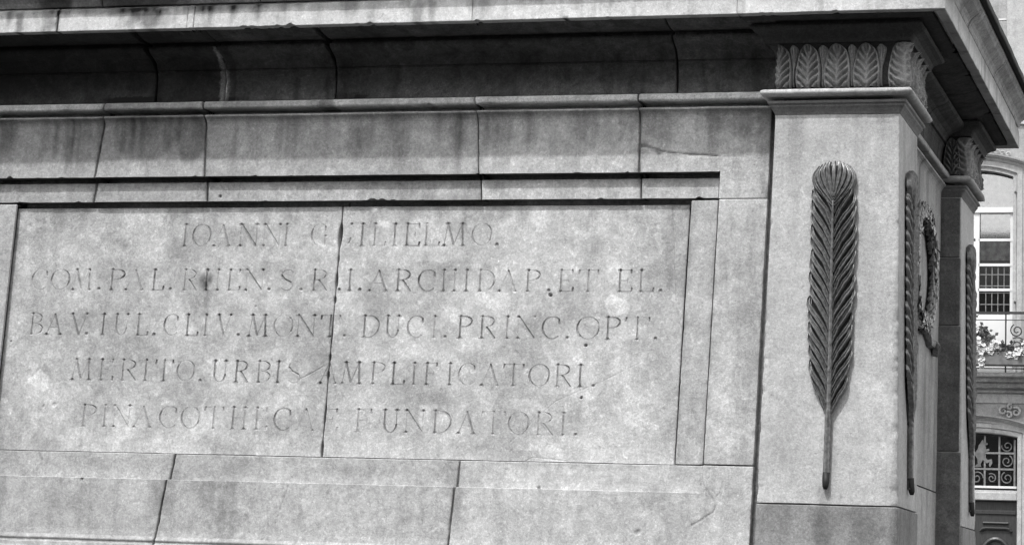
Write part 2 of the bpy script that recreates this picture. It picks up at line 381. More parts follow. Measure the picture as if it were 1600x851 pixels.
CR_TOP = [([(-.81, 4.125), (-.74, 4.118), (-.66, 4.092), (-.58, 4.084), (-.48, 4.074), (-.356, 4.066)], .007, .008), ([(-.805, 4.135), (-.77, 4.125), (-.72, 4.108), (-.69, 4.09)], .018, .006), ([(-.58, 4.084), (-.55, 4.068), (-.52, 4.06)], .003, .003), ([(-.356, 4.066), (-.25, 4.06), (-.16, 4.068)], .003, .002)]
PIT = lambda x, z, r, d=.02: ([(x, z), (x + .001, z + .001)], r, d)
j = lambda xa, za, xb, zb: (lambda Z: xb + (xa - xb) * (Z - zb) / (za - zb))      # a joint line through two points
J = [j(-4.137, 4.316, -4.189, 3.83), j(-3.478, 4.287, -3.450, 3.826), j(-1.779, 4.338, -1.743, 3.834), j(-.812, 4.323, -.797, 3.835)]
def rel(f, x0): return lambda Z: f(Z) - x0
def wall_block(name, x0, x1, prof, f0=None, f1=None, g0=.004, g1=.004, mat=M_WALL, **kw):
    return sweep(name, [(x0, YW), (x1, YW)], prof, mat, MON, gap0=g0, gap1=g1, sl0=rel(f0, x0) if f0 else None, sl1=rel(f1, x1) if f1 else None, **kw)
A1 = lambda Z: -.3544 - .0223 * (3 - Z)
A2 = lambda Z: -.5216 - .0223 * (3 - Z)
A3 = lambda Z: -4.698 + 0 * Z
A4 = lambda Z: -4.866 + 0 * Z
ASL = lambda Z: -.047 - .021 * (4.2 - Z)
wall_block('wall_block', -4.866, -4.15, P_TOP, None, J[0], 0, .006, tone=stain_top)
wall_block('wall_block', -4.15, -3.465, P_TOP, J[0], J[1], .006, .006, tone=stain_top)
wall_block('wall_block', -3.465, -1.76, P_TOP, J[1], J[2], .006, .003, tone=stain_top, cracks=[PIT(-3.37, 3.862, .014)])
wall_block('wall_block', -1.76, -.80, P_TOP, J[2], J[3], .003, .005, tone=stain_top)
pt = []
A1G = lambda Z: A1(Z) - .0128
wall_block('x', -.80, -.36, P_TOP, J[3], lambda Z: A1(Z) - .015 * (Z < ZO - .001), .005, 0, tone=stain_top, cracks=CR_TOP, join=pt)
wall_block('x', -.34, -.03, P_TOPR, A1, ASL, 0, .004, tone=stain_top, cracks=CR_TOP, join=pt, edge=.003)
joined('wall_block', pt, M_WALL, MON)
wall_block('wall_block', -5.22, -4.866, P_TOPR, None, A4, 0, 0, tone=stain_top)
M_MORTAR = stone('old_mortar', 0.15, 0.4, 0.2, rand=.3)
def inset(prof, d): return [(o - d, z) for o, z in prof]
for f, pr in zip(J, (P_TOP,) * 4):
    x = float(f(4.1)); sweep('mortar_joint', [(x - .012, YW), (x + .012, YW)], inset(pr, .013), M_MORTAR, MON, gap0=.0005, gap1=.0005, edge=0, sl0=rel(f, x), sl1=rel(f, x), step=.012, amp=.004, und=.05)
MB().box(-.20, .0, YW + .035, YW + .06, 1.9, 4.3).build('mortar_joint', M_MORTAR, MON)
# --- upright frame strips and the plain slabs beside them
P_STRIP = [(-.13, ZB + .004), (-.047, ZB + .003), (-.045, ZB + .006), (-.045, 3.820), (-.047, 3.823), (-.13, 3.823)]
P_SIDE = [(-.13, ZB + .004), (-.002, ZB + .003), (0, ZB + .006), (0, 3.816), (-.002, 3.820), (-.13, 3.820)]
wall_block('frame_strip', -.53, -.37, P_STRIP, A2, A1G, .0005, .0005, edge=.002, tone=lambda X, Z, O: .16 + 0 * Z)
wall_block('wall_slab', -.36, -.022, P_SIDE, A1, ASL, .003, .004, edge=.002, tone=lambda X, Z, O: blobs(X, Z, [(-.15, 2.75, .12, .2, -.12, .6), (-.2, 2.5, .2, .1, .10, .5), (-.2, 3.4, .15, .3, -.06, .6)], 4))
wall_block('frame_strip', -4.866, -4.698, P_STRIP, A4, A3, .003, .0, edge=.002)
wall_block('wall_slab', -5.2, -4.866, P_SIDE, None, A4, .004, .003, edge=.002)
# --- course below the inscription
P_BASE = [(-.1, 1.40), (.13, 1.40), (.13, 1.56), (.12, 1.58)] + halfround(.09, 1.64, .05, .06) + [(.085, 1.71), (.085, 1.735), (.06, 1.75), (.035, 1.79), (.022, 1.83), (.020, 1.850), (.006, 1.853), (.004, 1.866), (.010, 1.869), (.010, 1.878), (.003, 1.895)]
P_LOW = P_BASE + [(0, 1.93), (0, ZBO - .002), (-.0015, ZBO - .0005), (-.044, ZBO), (-.045, ZBO + .002), (-.045, ZB - .006), (-.048, ZB - .003), (-.13, ZB - .003)]
P_LOWR = P_BASE + [(0, 1.93), (0, ZB - .006), (-.003, ZB - .003), (-.13, ZB - .003)]
K = [j(-3.509, 2.363, -3.569, 1.847), j(-1.776, 2.356, -1.798, 1.90)]
CR_LOW = [([(-.372, 2.37), (-.375, 2.30), (-.362, 2.262), (-.33, 2.217), (-.302, 2.18), (-.291, 2.148), (-.30, 2.12), (-.335, 2.096), (-.38, 2.066), (-.42, 2.045)], .007, .004),
          ([(-2.77, 2.21), (-2.805, 2.10), (-2.84, 1.97)], .004, .004), PIT(-4.06, 2.205, .02, .010), PIT(-1.306, 2.222, .02, .010), PIT(-.72, 2.0, .022, .006), ([(-.30, 2.19), (-.27, 2.22), (-.25, 2.29)], .003, .003), ([(-.375, 2.30), (-.40, 2.28)], .003, .003), ([(-.72, 2.21), (-.66, 2.14), (-.62, 2.06)], .003, .003)]
def stain_low(X, Z, O):
    return -drips(X, Z, 2.215, .5, .16, 8) + blobs(X, Z, [(-4.2, 2.05, .25, .15, -.14, .6), (-3.3, 2.0, .3, .12, -.10, .6), (-1.3, 2.1, .05, .14, -.12, .5), (-3.55, 2.1, .05, .12, -.2, .5), (-1.75, 2.1, .03, .2, -.12, .6), (-2.4, 2.29, .3, .03, -.10, .5),
        (-3.9, 2.3, .3, .04, -.10, .5), (-1.2, 2.32, .4, .025, .10, .5), (-1.2, 2.1, .25, .2, .08, .6), (-.6, 2.15, .12, .12, -.08, .5), (-2.3, 2.02, .4, .1, -.08, .5)], 7)
for f in K:
    x = float(f(2.1)); sweep('mortar_joint', [(x - .012, YW), (x + .012, YW)], inset(P_LOW, .013), M_MORTAR, MON, gap0=.0005, gap1=.0005, edge=0, sl0=rel(f, x), sl1=rel(f, x), step=.012, amp=.004, und=.05)
wall_block('wall_block', -4.866, -3.54, P_LOW, None, K[0], 0, .004, tone=stain_low, cracks=CR_LOW)
wall_block('wall_block', -3.54, -1.785, P_LOW, K[0], K[1], .004, .005, tone=stain_low, cracks=CR_LOW)
pt = []
wall_block('x', -1.785, -.375, P_LOW, K[1], A1, .005, 0, tone=stain_low, cracks=CR_LOW, join=pt)
wall_block('x', -.375, -.022, P_LOWR, A1, ASL, 0, .004, tone=stain_low, cracks=CR_LOW, join=pt, edge=.002)
joined('wall_block', pt, M_WALL, MON)
wall_block('wall_block', -5.2, -4.866, P_LOWR, None, A4, .004, 0)

# --- the two inscription slabs with their carved letters
YP = 0.21
LINES = [(3.575, 0.129, 'I-3.589 O-3.539,-3.425 A-3.400,-3.302 N-3.241,-3.127 N-3.091,-2.982 I-2.945 G-2.785,-2.689 U-2.625,-2.534 I-2.470 L-2.399,-2.324 I-2.269 E-2.202,-2.116 L-2.085,-1.995 M-1.972,-1.848 O-1.797,-1.682 .-1.647'), (3.314, 0.122, 'C-4.560,-4.454 O-4.433,-4.315 M-4.294,-4.176 .-4.117 P-4.046,-3.947 A-3.942,-3.835 L-3.768,-3.698 .-3.653 R-3.571,-3.489 H-3.432,-3.346 E-3.285,-3.212 N-3.180,-3.067 .-3.027 S-2.958,-2.874 .-2.826 R-2.755,-2.667 .-2.588 I-2.525 .-2.462 A-2.402,-2.300 R-2.238,-2.152 C-2.105,-1.997 H-1.958,-1.881 I-1.815 D-1.742,-1.646 A-1.616,-1.520 P-1.456,-1.369 .-1.323 E-1.259,-1.180 T-1.146,-1.034 E-0.914,-0.836 L-0.792,-0.710 .-0.670'), (3.048, 0.124, 'B-4.537,-4.461 A-4.431,-4.339 V-4.272,-4.176 .-4.168 I-4.064 U-3.985,-3.906 L-3.844,-3.774 .-3.733 C-3.671,-3.577 L-3.528,-3.455 I-3.406 V-3.329,-3.252 .-3.196 M-3.136,-3.023 O-2.975,-2.860 N-2.832,-2.721 T-2.685,-2.567 .-2.535 D-2.425,-2.324 U-2.281,-2.203 C-2.152,-2.052 I-1.990 .-1.924 P-1.844,-1.759 R-1.714,-1.626 I-1.554 N-1.497,-1.387 C-1.346,-1.237 .-1.199 O-1.143,-1.016 P-0.972,-0.887 T-0.861,-0.724 .-0.687'), (2.783, 0.122, 'M-4.238,-4.121 E-4.055,-3.973 R-3.919,-3.824 I-3.763 T-3.701,-3.591 O-3.563,-3.454 .-3.413 U-3.332,-3.252 R-3.195,-3.115 B-3.055,-2.976 I-2.928 S-2.868,-2.781 A-2.663,-2.569 M-2.534,-2.420 P-2.350,-2.265 L-2.226,-2.152 I-2.095 F-2.025,-1.956 I-1.880 C-1.826,-1.723 A-1.689,-1.594 T-1.560,-1.443 O-1.409,-1.293 R-1.252,-1.167 I-1.111 .-1.033'), (2.514, 0.125, 'P-4.141,-4.046 I-3.997 N-3.943,-3.837 A-3.808,-3.703 C-3.646,-3.532 O-3.508,-3.395 T-3.363,-3.247 H-3.191,-3.107 E-3.043,-2.972 C-2.928,-2.818 A-2.786,-2.688 E-2.633,-2.539 F-2.423,-2.330 U-2.260,-2.175 N-2.129,-2.018 D-1.960,-1.854 A-1.808,-1.717 T-1.672,-1.536 O-1.514,-1.398 R-1.349,-1.256 I-1.196 .-1.122')]
TK, TH = 0.0105, 0.0048         # thick and thin strokes
def arc(cx, cy, rx, ry, a0, a1, n=14, lo=TH, hi=TK, tilt=10):
    out = []
    for i in range(n):
        b0, b1 = [math.radians(a0 + (a1 - a0) * k / n) for k in (i, i + 1)]
        wd = lo + (hi - lo) * abs(math.cos((b0 + b1) / 2 - math.radians(tilt))) ** 1.5
        out.append((cx + rx * math.cos(b0), cy + ry * math.sin(b0), cx + rx * math.cos(b1), cy + ry * math.sin(b1), wd))
    return out
def glyph(ch):
    """strokes in the unit box, and serifs (x, y)"""
    S = []; R = []
    def st(x0, y0, x1, y1, w=TK, s='01'):
        S.append((x0, y0, x1, y1, w))
        if '0' in s: R.append((x0, y0))
        if '1' in s: R.append((x1, y1))
    if ch == 'I': st(.5, 0, .5, 1)
    if ch == 'O': S += arc(.5, .5, .5, .5, 0, 360, 22)
    if ch == 'A': st(0, 0, .54, 1, TH, '0'); st(.52, .96, .97, 0, TK, '1'); st(.2, .36, .76, .36, TH, '')
    if ch == 'V': st(0.03, 1, .55, 0, TK, '0'); st(.55, 0, 1, 1, TH, '1')
    if ch == 'N': st(.06, 0, .06, 1, TH); st(.08, 1, .92, .03, TK, ''); st(.94, .02, .94, 1, TH, '1')
    if ch == 'M': st(.05, 0, .2, 1, TH); st(.2, 1, .52, .06, TK, ''); st(.52, .06, .9, 1, TH, ''); st(.9, 1, .97, 0)
    if ch in 'CG': S += arc(.52, .5, .52, .5, 48, 312, 18); S.append((.87, .87, .9, .70, TK))
    if ch == 'G': st(.9, .03, .9, .42, TK, '1')
    if ch == 'U': st(.08, 1, .08, .34, TK, '0'); S += arc(.5, .34, .42, .34, 180, 360, 10, TH, TK); st(.92, .34, .92, 1, TH, '1')
    if ch in 'LEF': st(.1, 0, .1, 1)
    if ch in 'LE': S += [(.1, .01, .98, .01, TH), (.98, .01, 1.0, .16, TK)]
    if ch in 'EF': S += [(.1, .99, .92, .99, TH), (.92, .99, .94, .85, TK), (.1, .52, .66, .52, TH), (.66, .6, .66, .44, TH)]
    if ch in 'PRB': st(.1, 0, .1, 1); S += arc(.3, .76, .6, .24, -90, 90, 10); S += [(.1, 1, .3, 1, TH), (.1, .52, .3, .52, TH)]
    if ch == 'R': st(.42, .5, .98, 0, TK, '')
    if ch == 'B': S += arc(.3, .26, .68, .26, -90, 90, 10); S.append((.1, 0, .3, 0, TH))
    if ch == 'D': st(.1, 0, .1, 1); S += arc(.3, .5, .68, .5, -90, 90, 14); S += [(.1, 1, .3, 1, TH), (.1, 0, .3, 0, TH)]
    if ch == 'H': st(.08, 0, .08, 1); st(.92, 0, .92, 1, TK * .8); S.append((.08, .52, .92, .52, TH))
    if ch == 'T': st(.5, 0, .5, 1, TK, '0'); S += [(0, .98, 1, .98, TH), (0.02, .98, 0, .82, TK), (.98, .98, 1, .82, TK)]
    if ch == 'S': S += [(.9, .88, .7, .98, TH), (.7, .98, .4, 1, TH), (.4, 1, .12, .88, TH), (.12, .88, .08, .72, TK * .8), (.08, .72, .25, .56, TK), (.25, .56, .75, .40, TK), (.75, .40, .92, .22, TK * .8), (.92, .22, .75, .05, TH), (.75, .05, .4, 0, TH), (.4, 0, .1, .12, TH)]
    return S, R
JN = j(-2.604, 3.783, -2.621, 2.367)
def jw(Z, sd):            # half width of the ragged joint between the slabs
    base = .0032 + .004 * np.clip(fbm(Z, Z * 0, .1, 3, sd) * 3, 0, 1)
    for z, h, a in ((3.64, .065, .009), (3.50, .02, .003), (3.37, .04, .006), (3.26, .02, .006), (2.93, .02, .005), (2.83, .02, .004), (2.60, .05, .004), (2.41, .04, .006)):
        base = base + a * np.exp(-((Z - z) / h) ** 4)
    return base
def slab(x0f, x1f, seed):
    nz = int((3.85 - ZB) / .0036); zs = np.linspace(ZB, 3.85, nz); zs[0] = ZB + .003
    nx = int(2.09 / .0032); t = np.linspace(0, 1, nx)
    Z = np.repeat(zs[None, :], nx, 0); a = x0f(zs); b = x1f(zs); X = a[None] + (b - a)[None] * t[:, None]
    D = fbm(X, Z, .5, 5, 21) * .006 + fbm(X, Z, .06, 4, 23) * .0022
    chipn = np.clip(fbm(X, Z, .11, 5, 29) * 4 - .9, 0, 1); D = D - chipn * .004           # flaked patches
    ed = np.minimum(X - a[None], b[None] - X); D = D - .004 * np.clip(1 - ed / .006, 0, 1) ** 2
    D = D - .004 * np.clip(1 - (Z - ZB) / .006, 0, 1) ** 2 * (fbm(X, Z * 0, .2, 3, 4) > 0)
    D = D - .095 * sstep(ZI - .030, ZI - .027, Z)            # slot added under the frame's lip, shaped to hold dark shade
    pits = [PIT(-1.089, 3.0145, .015), PIT(-1.3105, 3.2935, .015), PIT(-1.10, 2.723, .013), PIT(-4.659, 3.005, .013), PIT(-3.1, 3.22, .012, .006), PIT(-4.40, 2.62, .02, .004), PIT(-4.33, 2.63, .02, .004),
            ([(-1.40, 2.372), (-1.36, 2.392), (-1.16, 2.374)], .004, .0025), ([(-.62, 3.78), (-.60, 3.6), (-.585, 3.4), (-.57, 3.2)], .006, .003), ([(-3.42, 3.05), (-3.45, 3.16)], .006, .003),
            ([(-2.65, 2.88), (-2.72, 2.84), (-2.80, 2.80)], .005, .003), ([(-1.5, 2.47), (-1.25, 2.70), (-.95, 2.83), (-.75, 2.93)], .004, .0015)]
    D = D - crack_depth(X, Z, pits)
    ids = np.full(X.shape, -1); G = np.zeros_like(X); names = []
    for rw, (zb, h, row) in enumerate(LINES):
        for tok in row.split():
            ch = tok[0]; xs = [float(q) for q in tok[1:].split(',')]; xa, xb = xs[0], xs[-1]
            if ch == '.': xa -= .01; xb += .01
            xm = (xa + xb) / 2
            if not (a.min() - .02 < xm < b.max() + .02): continue
            k = len(names); names.append(ch)
            mi = np.where((t * (b.mean() - a.mean()) + a.mean() > xa - .05) & (t * (b.mean() - a.mean()) + a.mean() < xb + .05))[0]
            mj = np.where((zs > zb - .04) & (zs < zb + h + .04))[0]
            if not len(mi): continue
            sub = np.ix_(mi, mj); x = X[sub]; z = Z[sub]; dep = np.zeros_like(x)
            wr = .95 + 1.5 * fbm(x, z, .05, 3, 31)                  # uneven wear
            def seg(p, q, wd):
                dx, dz = q[0] - p[0], q[1] - p[1]; u = np.clip(((x - p[0]) * dx + (z - p[1]) * dz) / max(dx * dx + dz * dz, 1e-9), 0, 1)
                dd = np.hypot(x - p[0] - u * dx, z - p[1] - u * dz); return np.clip(wd / 2 - dd, 0, 1)
            if ch == '.':
                dep = seg((xm, zb + .006), (xm + .001, zb + .006), .022) * 1.0
            else:
                S, R = glyph(ch); fx = lambda q: xa + (xb - xa) * q if ch != 'I' else xm
                for x0, y0, x1, y1, wd in S:
                    dep = np.maximum(dep, seg((fx(x0), zb + h * y0), (fx(x1), zb + h * y1), wd) * (2.1 if wd > .0085 else 1.0 if wd > .0065 else .62))
                for x0, y0 in R:
                    p = (fx(x0), zb + h * y0); sg = 1 if y0 < .5 else -1
                    dep = np.maximum(dep, seg((p[0] - .014, p[1]), (p[0] + .014, p[1]), .006) * .6)
                    dep = np.maximum(dep, seg((p[0], p[1] + sg * .002), (p[0] + .001, p[1] + sg * .002), .018) * 1.6)
            dep = dep * np.clip(wr, .15, 1.4) * (.85, 1, 1.05, 1, .72)[rw]
            on = dep > .0004
            G[sub] = np.maximum(G[sub], dep); ids[sub] = np.where(on, k, ids[sub])
    D = D - G
    tone = blobs(X, Z, [(-.925, 3.235, .075, .06, .42, .12), (-4.442, 2.772, .065, .06, .38, .15), (-1.63, 3.26, .10, .055, .22, .2), (-1.895, 3.185, .06, .05, .2, .25), (-1.34, 2.49, .07, .07, .22, .25),
        (-2.02, 2.61, .045, .05, .28, .3), (-1.91, 2.59, .05, .03, .2, .3), (-4.0, 2.42, .14, .09, .14, .15), (-2.99, 2.92, .16, .07, .15, .35), (-3.4, 2.55, .11, .07, .15, .2), (-2.79, 2.51, .04, .04, .25, .2), (-3.49, 3.1, .12, .05, .10, .4),
        (-2.1, 3.72, .3, .05, .12, .4), (-1.2, 3.72, .4, .1, .10, .5), (-3.1, 3.72, .12, .06, .16, .4), (-3.63, 3.68, .05, .08, .18, .5), (-3.65, 3.55, .06, .09, -.2, .5), (-.95, 3.42, .1, .06, .14, .4), (-.6, 2.65, .3, .25, .10, .4), (-1.3, 2.85, .4, .12, .06, .5),
        (-1.25, 2.40, .07, .06, .2, .2), (-2.29, 3.05, .12, .22, -.10, .5), (-2.5, 3.45, .2, .15, -.07, .5), (-1.95, 3.3, .15, .2, -.06, .5), (-4.55, 3.65, .12, .1, -.16, .6), (-2.2, 2.75, .2, .1, -.08, .5), (-1.1, 2.45, .3, .06, .08, .5), (-4.2, 2.45, .12, .06, .12, .5), (-1.7, 2.45, .2, .08, -.08, .4),
        (-.62, 3.5, .03, .22, -.14, .5), (-3.5, 3.0, .3, .08, -.06, .5), (-2.75, 3.62, .12, .12, -.12, .3), (-3.95, 3.62, .18, .12, -.12, .3), (-3.35, 3.74, .2, .05, .14, .2), (-1.0, 3.1, .22, .08, .10, .2), (-2.0, 2.95, .2, .07, .10, .2), (-3.9, 2.95, .25, .09, -.09, .25), (-.8, 2.75, .16, .2, .10, .2), (-1.45, 3.45, .3, .09, .09, .2)], 11) - drips(X + 2, Z, 3.80, .22, .30, 6)
    tone = tone + blobs(X, Z, [(-3.43, 3.365, .055, .072, -.62, .8), (-3.42, 3.27, .02, .07, -.25, .7)], 2)
    pn = fbm(X + .05 * fbm(X, Z, .1, 3, 41), Z, .30, 5, 17); tone = tone + .34 * pn + .12 * sstep(.02, .05, pn) - .07 * sstep(.10, .13, fbm(X, Z, .16, 5, 44)) + .20 * sstep(.20, .24, fbm(X, Z, .07, 4, 47)) - .10 * chipn
    Y = YP - D
    V = np.stack([X, Y, Z], -1).reshape(-1, 3)
    F = grid_faces(nx, nz); fid = ids.reshape(-1)[F].max(1); T = tone.ravel()
    # side skirts into the joints
    keep = fid < 0
    def sub(Fm): u, inv = np.unique(Fm, return_inverse=True); return V[u], inv.reshape(Fm.shape), T[u]
    def skirt(col):
        s = V.reshape(nx, nz, 3)[col]; bk = s.copy(); bk[:, 1] += .06; q = np.stack([s, bk]) if col else np.stack([bk, s])
        return q.reshape(-1, 3), grid_faces(2, nz), np.tile(tone[col], 2)
    Vs, Fs, Ts = sub(F[keep]); parts = [(Vs, Fs, Ts), skirt(0), skirt(-1)]
    o = joined('inscription_slab', parts, M_SLAB, MON)
    for k, ch in enumerate(names):
        Fm = F[fid == k]
        if not len(Fm): continue
        v, f, tt = sub(Fm); link('carved_letter' if ch != '.' else 'carved_dot', raw_mesh('carved_letter', v, f, tt), M_LETTER, o)
    return o
s1 = slab(lambda z: A3(z) - .01, lambda z: JN(z) - jw(z, 1), 1); s1['label'] = 'left half of the weathered inscription slab'
s2 = slab(lambda z: JN(z) + jw(z, 2), lambda z: A2(z) - .0155 - .004 * fbm(z, z * 0, .15, 3, 2), 2); s2['label'] = 'right half of the weathered inscription slab'

# --- frieze course with its bed moulding
P_FR = [(-.06, 4.424), (.0, 4.424), (.004, 4.430), (.004, 4.47), (.006, 4.52), (.011, 4.565), (.018, 4.59), (.026, 4.602), (.019, 4.606), (.019, 4.613), (.034, 4.616), (.040, 4.632), (.055, 4.655), (.085, 4.675), (.120, 4.688), (.150, 4.703), (.158, 4.714), (.160, 4.726), (.125, 4.732), (.120, 4.752), (.19, 4.752), (.25, 4.758), (.335, 4.778), (.335, 4.80), (-.05, 4.80)]
def stain_fr(X, Z, O):
    t = sstep(4.56, 4.43, Z) * (.35 + .8 * fbm(X, Z * .3, .4, 4, 9)) * np.where(X > -3, 1, .45)
    t = t + blobs(X, Z, [(-3.385, 4.53, .026, .19, 3.2, .3), (-3.355, 4.50, .014, .14, 1.0, .5), (-2.72, 4.50, .03, .06, -.3, .5), (-2.5, 4.44, .05, .02, -.7, .4), (-2.58, 4.44, .1, .03, -.5, .5), (-3.95, 4.44, .2, .025, -.55, .4), (-3.3, 4.44, .1, .02, -.4, .5), (-1.6, 4.45, .1, .02, .3, .5), (-1.0, 4.46, .2, .03, .3, .6), (-.66, 4.46, .05, .03, .35, .5)], 13)
    t = t + np.where(X < -3.3, -.30, 0) * 1.0 + .38 * (X + 2.2) / 2.2
    return t
FJ = [-5.20, -3.82, -3.372, -2.666, -.601, 0.02]
for k in range(5):
    sweep('frieze_block', [(FJ[k], YW), (FJ[k + 1], YW)], P_FR, M_FRIEZE, MON, gap0=(.002 if k == 2 else .006), gap1=(.002 if k == 1 else .006), tone=stain_fr, step=.009, sl1=(lambda Z: .03 * np.clip(4.62 - Z, -.15, 0) / -.15 * -1) if k in (0, 2) else None)

# --- corner piers
def pier_path(ix, iy, x0=None):
    """plan of a pier, travelled with the outside on the right hand: ix=1 right side, iy=0 front"""
    xa, xb = (XR - .69, XR) if ix else (XL, XL + .69)
    ya, yb = (0, PW) if iy == 0 else (DEPTH - PW, DEPTH)
    if ix and iy == 0: return [(xa, ya + .2), (xa, ya), (xb, ya), (xb, yb), (xb - .2, yb)]
    if ix and iy == 1: return [(xb - .2, ya), (xb, ya), (xb, yb), (xa, yb), (xa, yb - .2)]
    if not ix and iy == 1: return [(xb, yb - .2), (xb, yb), (xa, yb), (xa, ya), (xa + .2, ya)]
    return [(xa + .2, yb), (xa, yb), (xa, ya), (xb, ya), (xb, ya + .2)]
BAT = .015
ZJ = 2.163
P_SHAFT = [(-.1, ZJ + .003), (BAT * (4.25 - ZJ) - .003, ZJ + .003), (BAT * (4.25 - ZJ), ZJ + .006), (0, 4.25), (0.001, 4.262)]
P_NECK = [(-.1, 4.262), (.001, 4.2625), (.006, 4.275), (.016, 4.292), (.026, 4.305), (.028, 4.318), (.038, 4.321), (.040, 4.334), (-.04, 4.337), (-.04, 4.3555), (.042, 4.356)] + halfround(.044, 4.377, .032, .0205, 9, -85, 80) + [(.03, 4.399), (-.05, 4.401)]
P_CORE = [(-.06, 4.402), (.000, 4.402), (.002, 4.415), (.015, 4.425), (.022, 4.455), (.020, 4.50), (.010, 4.555), (.012, 4.60), (.028, 4.632), (.044, 4.645), (.046, 4.652), (.066, 4.654), (.070, 4.672), (.082, 4.695), (.105, 4.712), (.128, 4.722), (.135, 4.732), (.135, 4.744), (.11, 4.748), (.11, 4.762), (.16, 4.764), (.20, 4.774), (.20, 4.80), (-.05, 4.80)]
P_PBASE = [(-.1, 1.40), (.17, 1.40), (.17, 1.56)] + halfround(.12, 1.64, .05, .06) + [(.115, 1.71), (.115, 1.735), (.09, 1.75), (.06, 1.79), (.047, 1.83), (.045, 1.860), (.040, 1.88), (.036, 1.92), (.034, 2.0), (.034, ZJ - .006), (.031, ZJ - .003), (-.1, ZJ - .003)]
def stain_shaft(W_, Z, O):
    # W_ is arc length measured from the left return (0.2 m deep): front face runs 0.2 .. 0.89
    X = W_ - .2
    return blobs(X, Z, [(.335, 2.20, .05, .075, -.30, .6), (.55, 2.30, .05, .04, .14, .3), (.6, 3.05, .1, .15, .05, .6), (.1, 4.2, .12, .06, -.06, .5), (.02, 3.2, .03, .8, -.05, .6), (.55, 2.8, .1, .06, .10, .4), (.4, 4.22, .35, .02, -.10, .5), (.5, 3.4, .12, .25, -.06, .6), (.12, 2.6, .12, .3, -.07, .6), (.6, 2.45, .08, .05, .12, .4), (.62, 3.75, .06, .1, .08, .5), (.45, 2.95, .2, .1, .06, .5)], 3) - drips(X, Z, 4.25, .7, .30, 5) - drips(X + 3, Z, 3.4, 1.3, .12, 7) \
        + np.where(X > .69, blobs(X, Z, [(.9, 3.0, .1, .8, -.10, .6), (1.0, 2.2, .2, .3, -.1, .5)], 6), 0)
def stain_pbase(W_, Z, O):
    X = W_ - .2
    return -drips(X, Z, 2.16, .5, .3, 4) + blobs(X, Z, [(.335, 2.05, .06, .16, -.35, .6), (.57, 2.08, .09, .25, -.20, .12), (.12, 1.95, .12, .2, .12, .5)], 5)
piers = {}
for ix, iy in ((1, 0), (1, 1), (0, 0), (0, 1)):
    pth = pier_path(ix, iy); near = (ix, iy) == (1, 0); stp = .010 if near else .03
    sweep('pier_shaft', pth, P_SHAFT, M_PIER, MON, step=stp, gap0=0, gap1=0, tone=stain_shaft if near else None, amp=.0009, und=.35,
          cracks=[([(.2 + .02, 2.73), (.2 + .10, 2.70), (.2 + .17, 2.665), (.2 + .24, 2.655)], .003, .0025), ([(.375, 4.26), (.375, 4.02)], .003, .002), ([(.375, 4.02), (.2, 4.025)], .003, .002), ([(.2 + .66, 2.18), (.2 + .655, 3.9)], .003, .0012), ([(.22, 3.87), (.36, 3.90)], .003, .001)] if near else ())
    sweep('pier_base_block', pth, P_PBASE, M_PIERB, MON, step=stp, gap0=0, gap1=0, tone=stain_pbase if near else None)
    sweep('neck_moulding', pth, P_NECK, M_PIER, MON, step=stp, gap0=0, gap1=0, tone=lambda X, Z, O: sstep(4.345, 4.33, Z + .012 * fbm(X, Z, .08, 3, 5)) * -.62 + .15 * fbm(X, Z, .2, 4, 3))  # shade below the fillet is painted in as a darker tone
    piers[(ix, iy)] = sweep('capital_block', pth, P_CORE, M_CAP if ix else M_CAP, MON, step=stp, gap0=0, gap1=0)

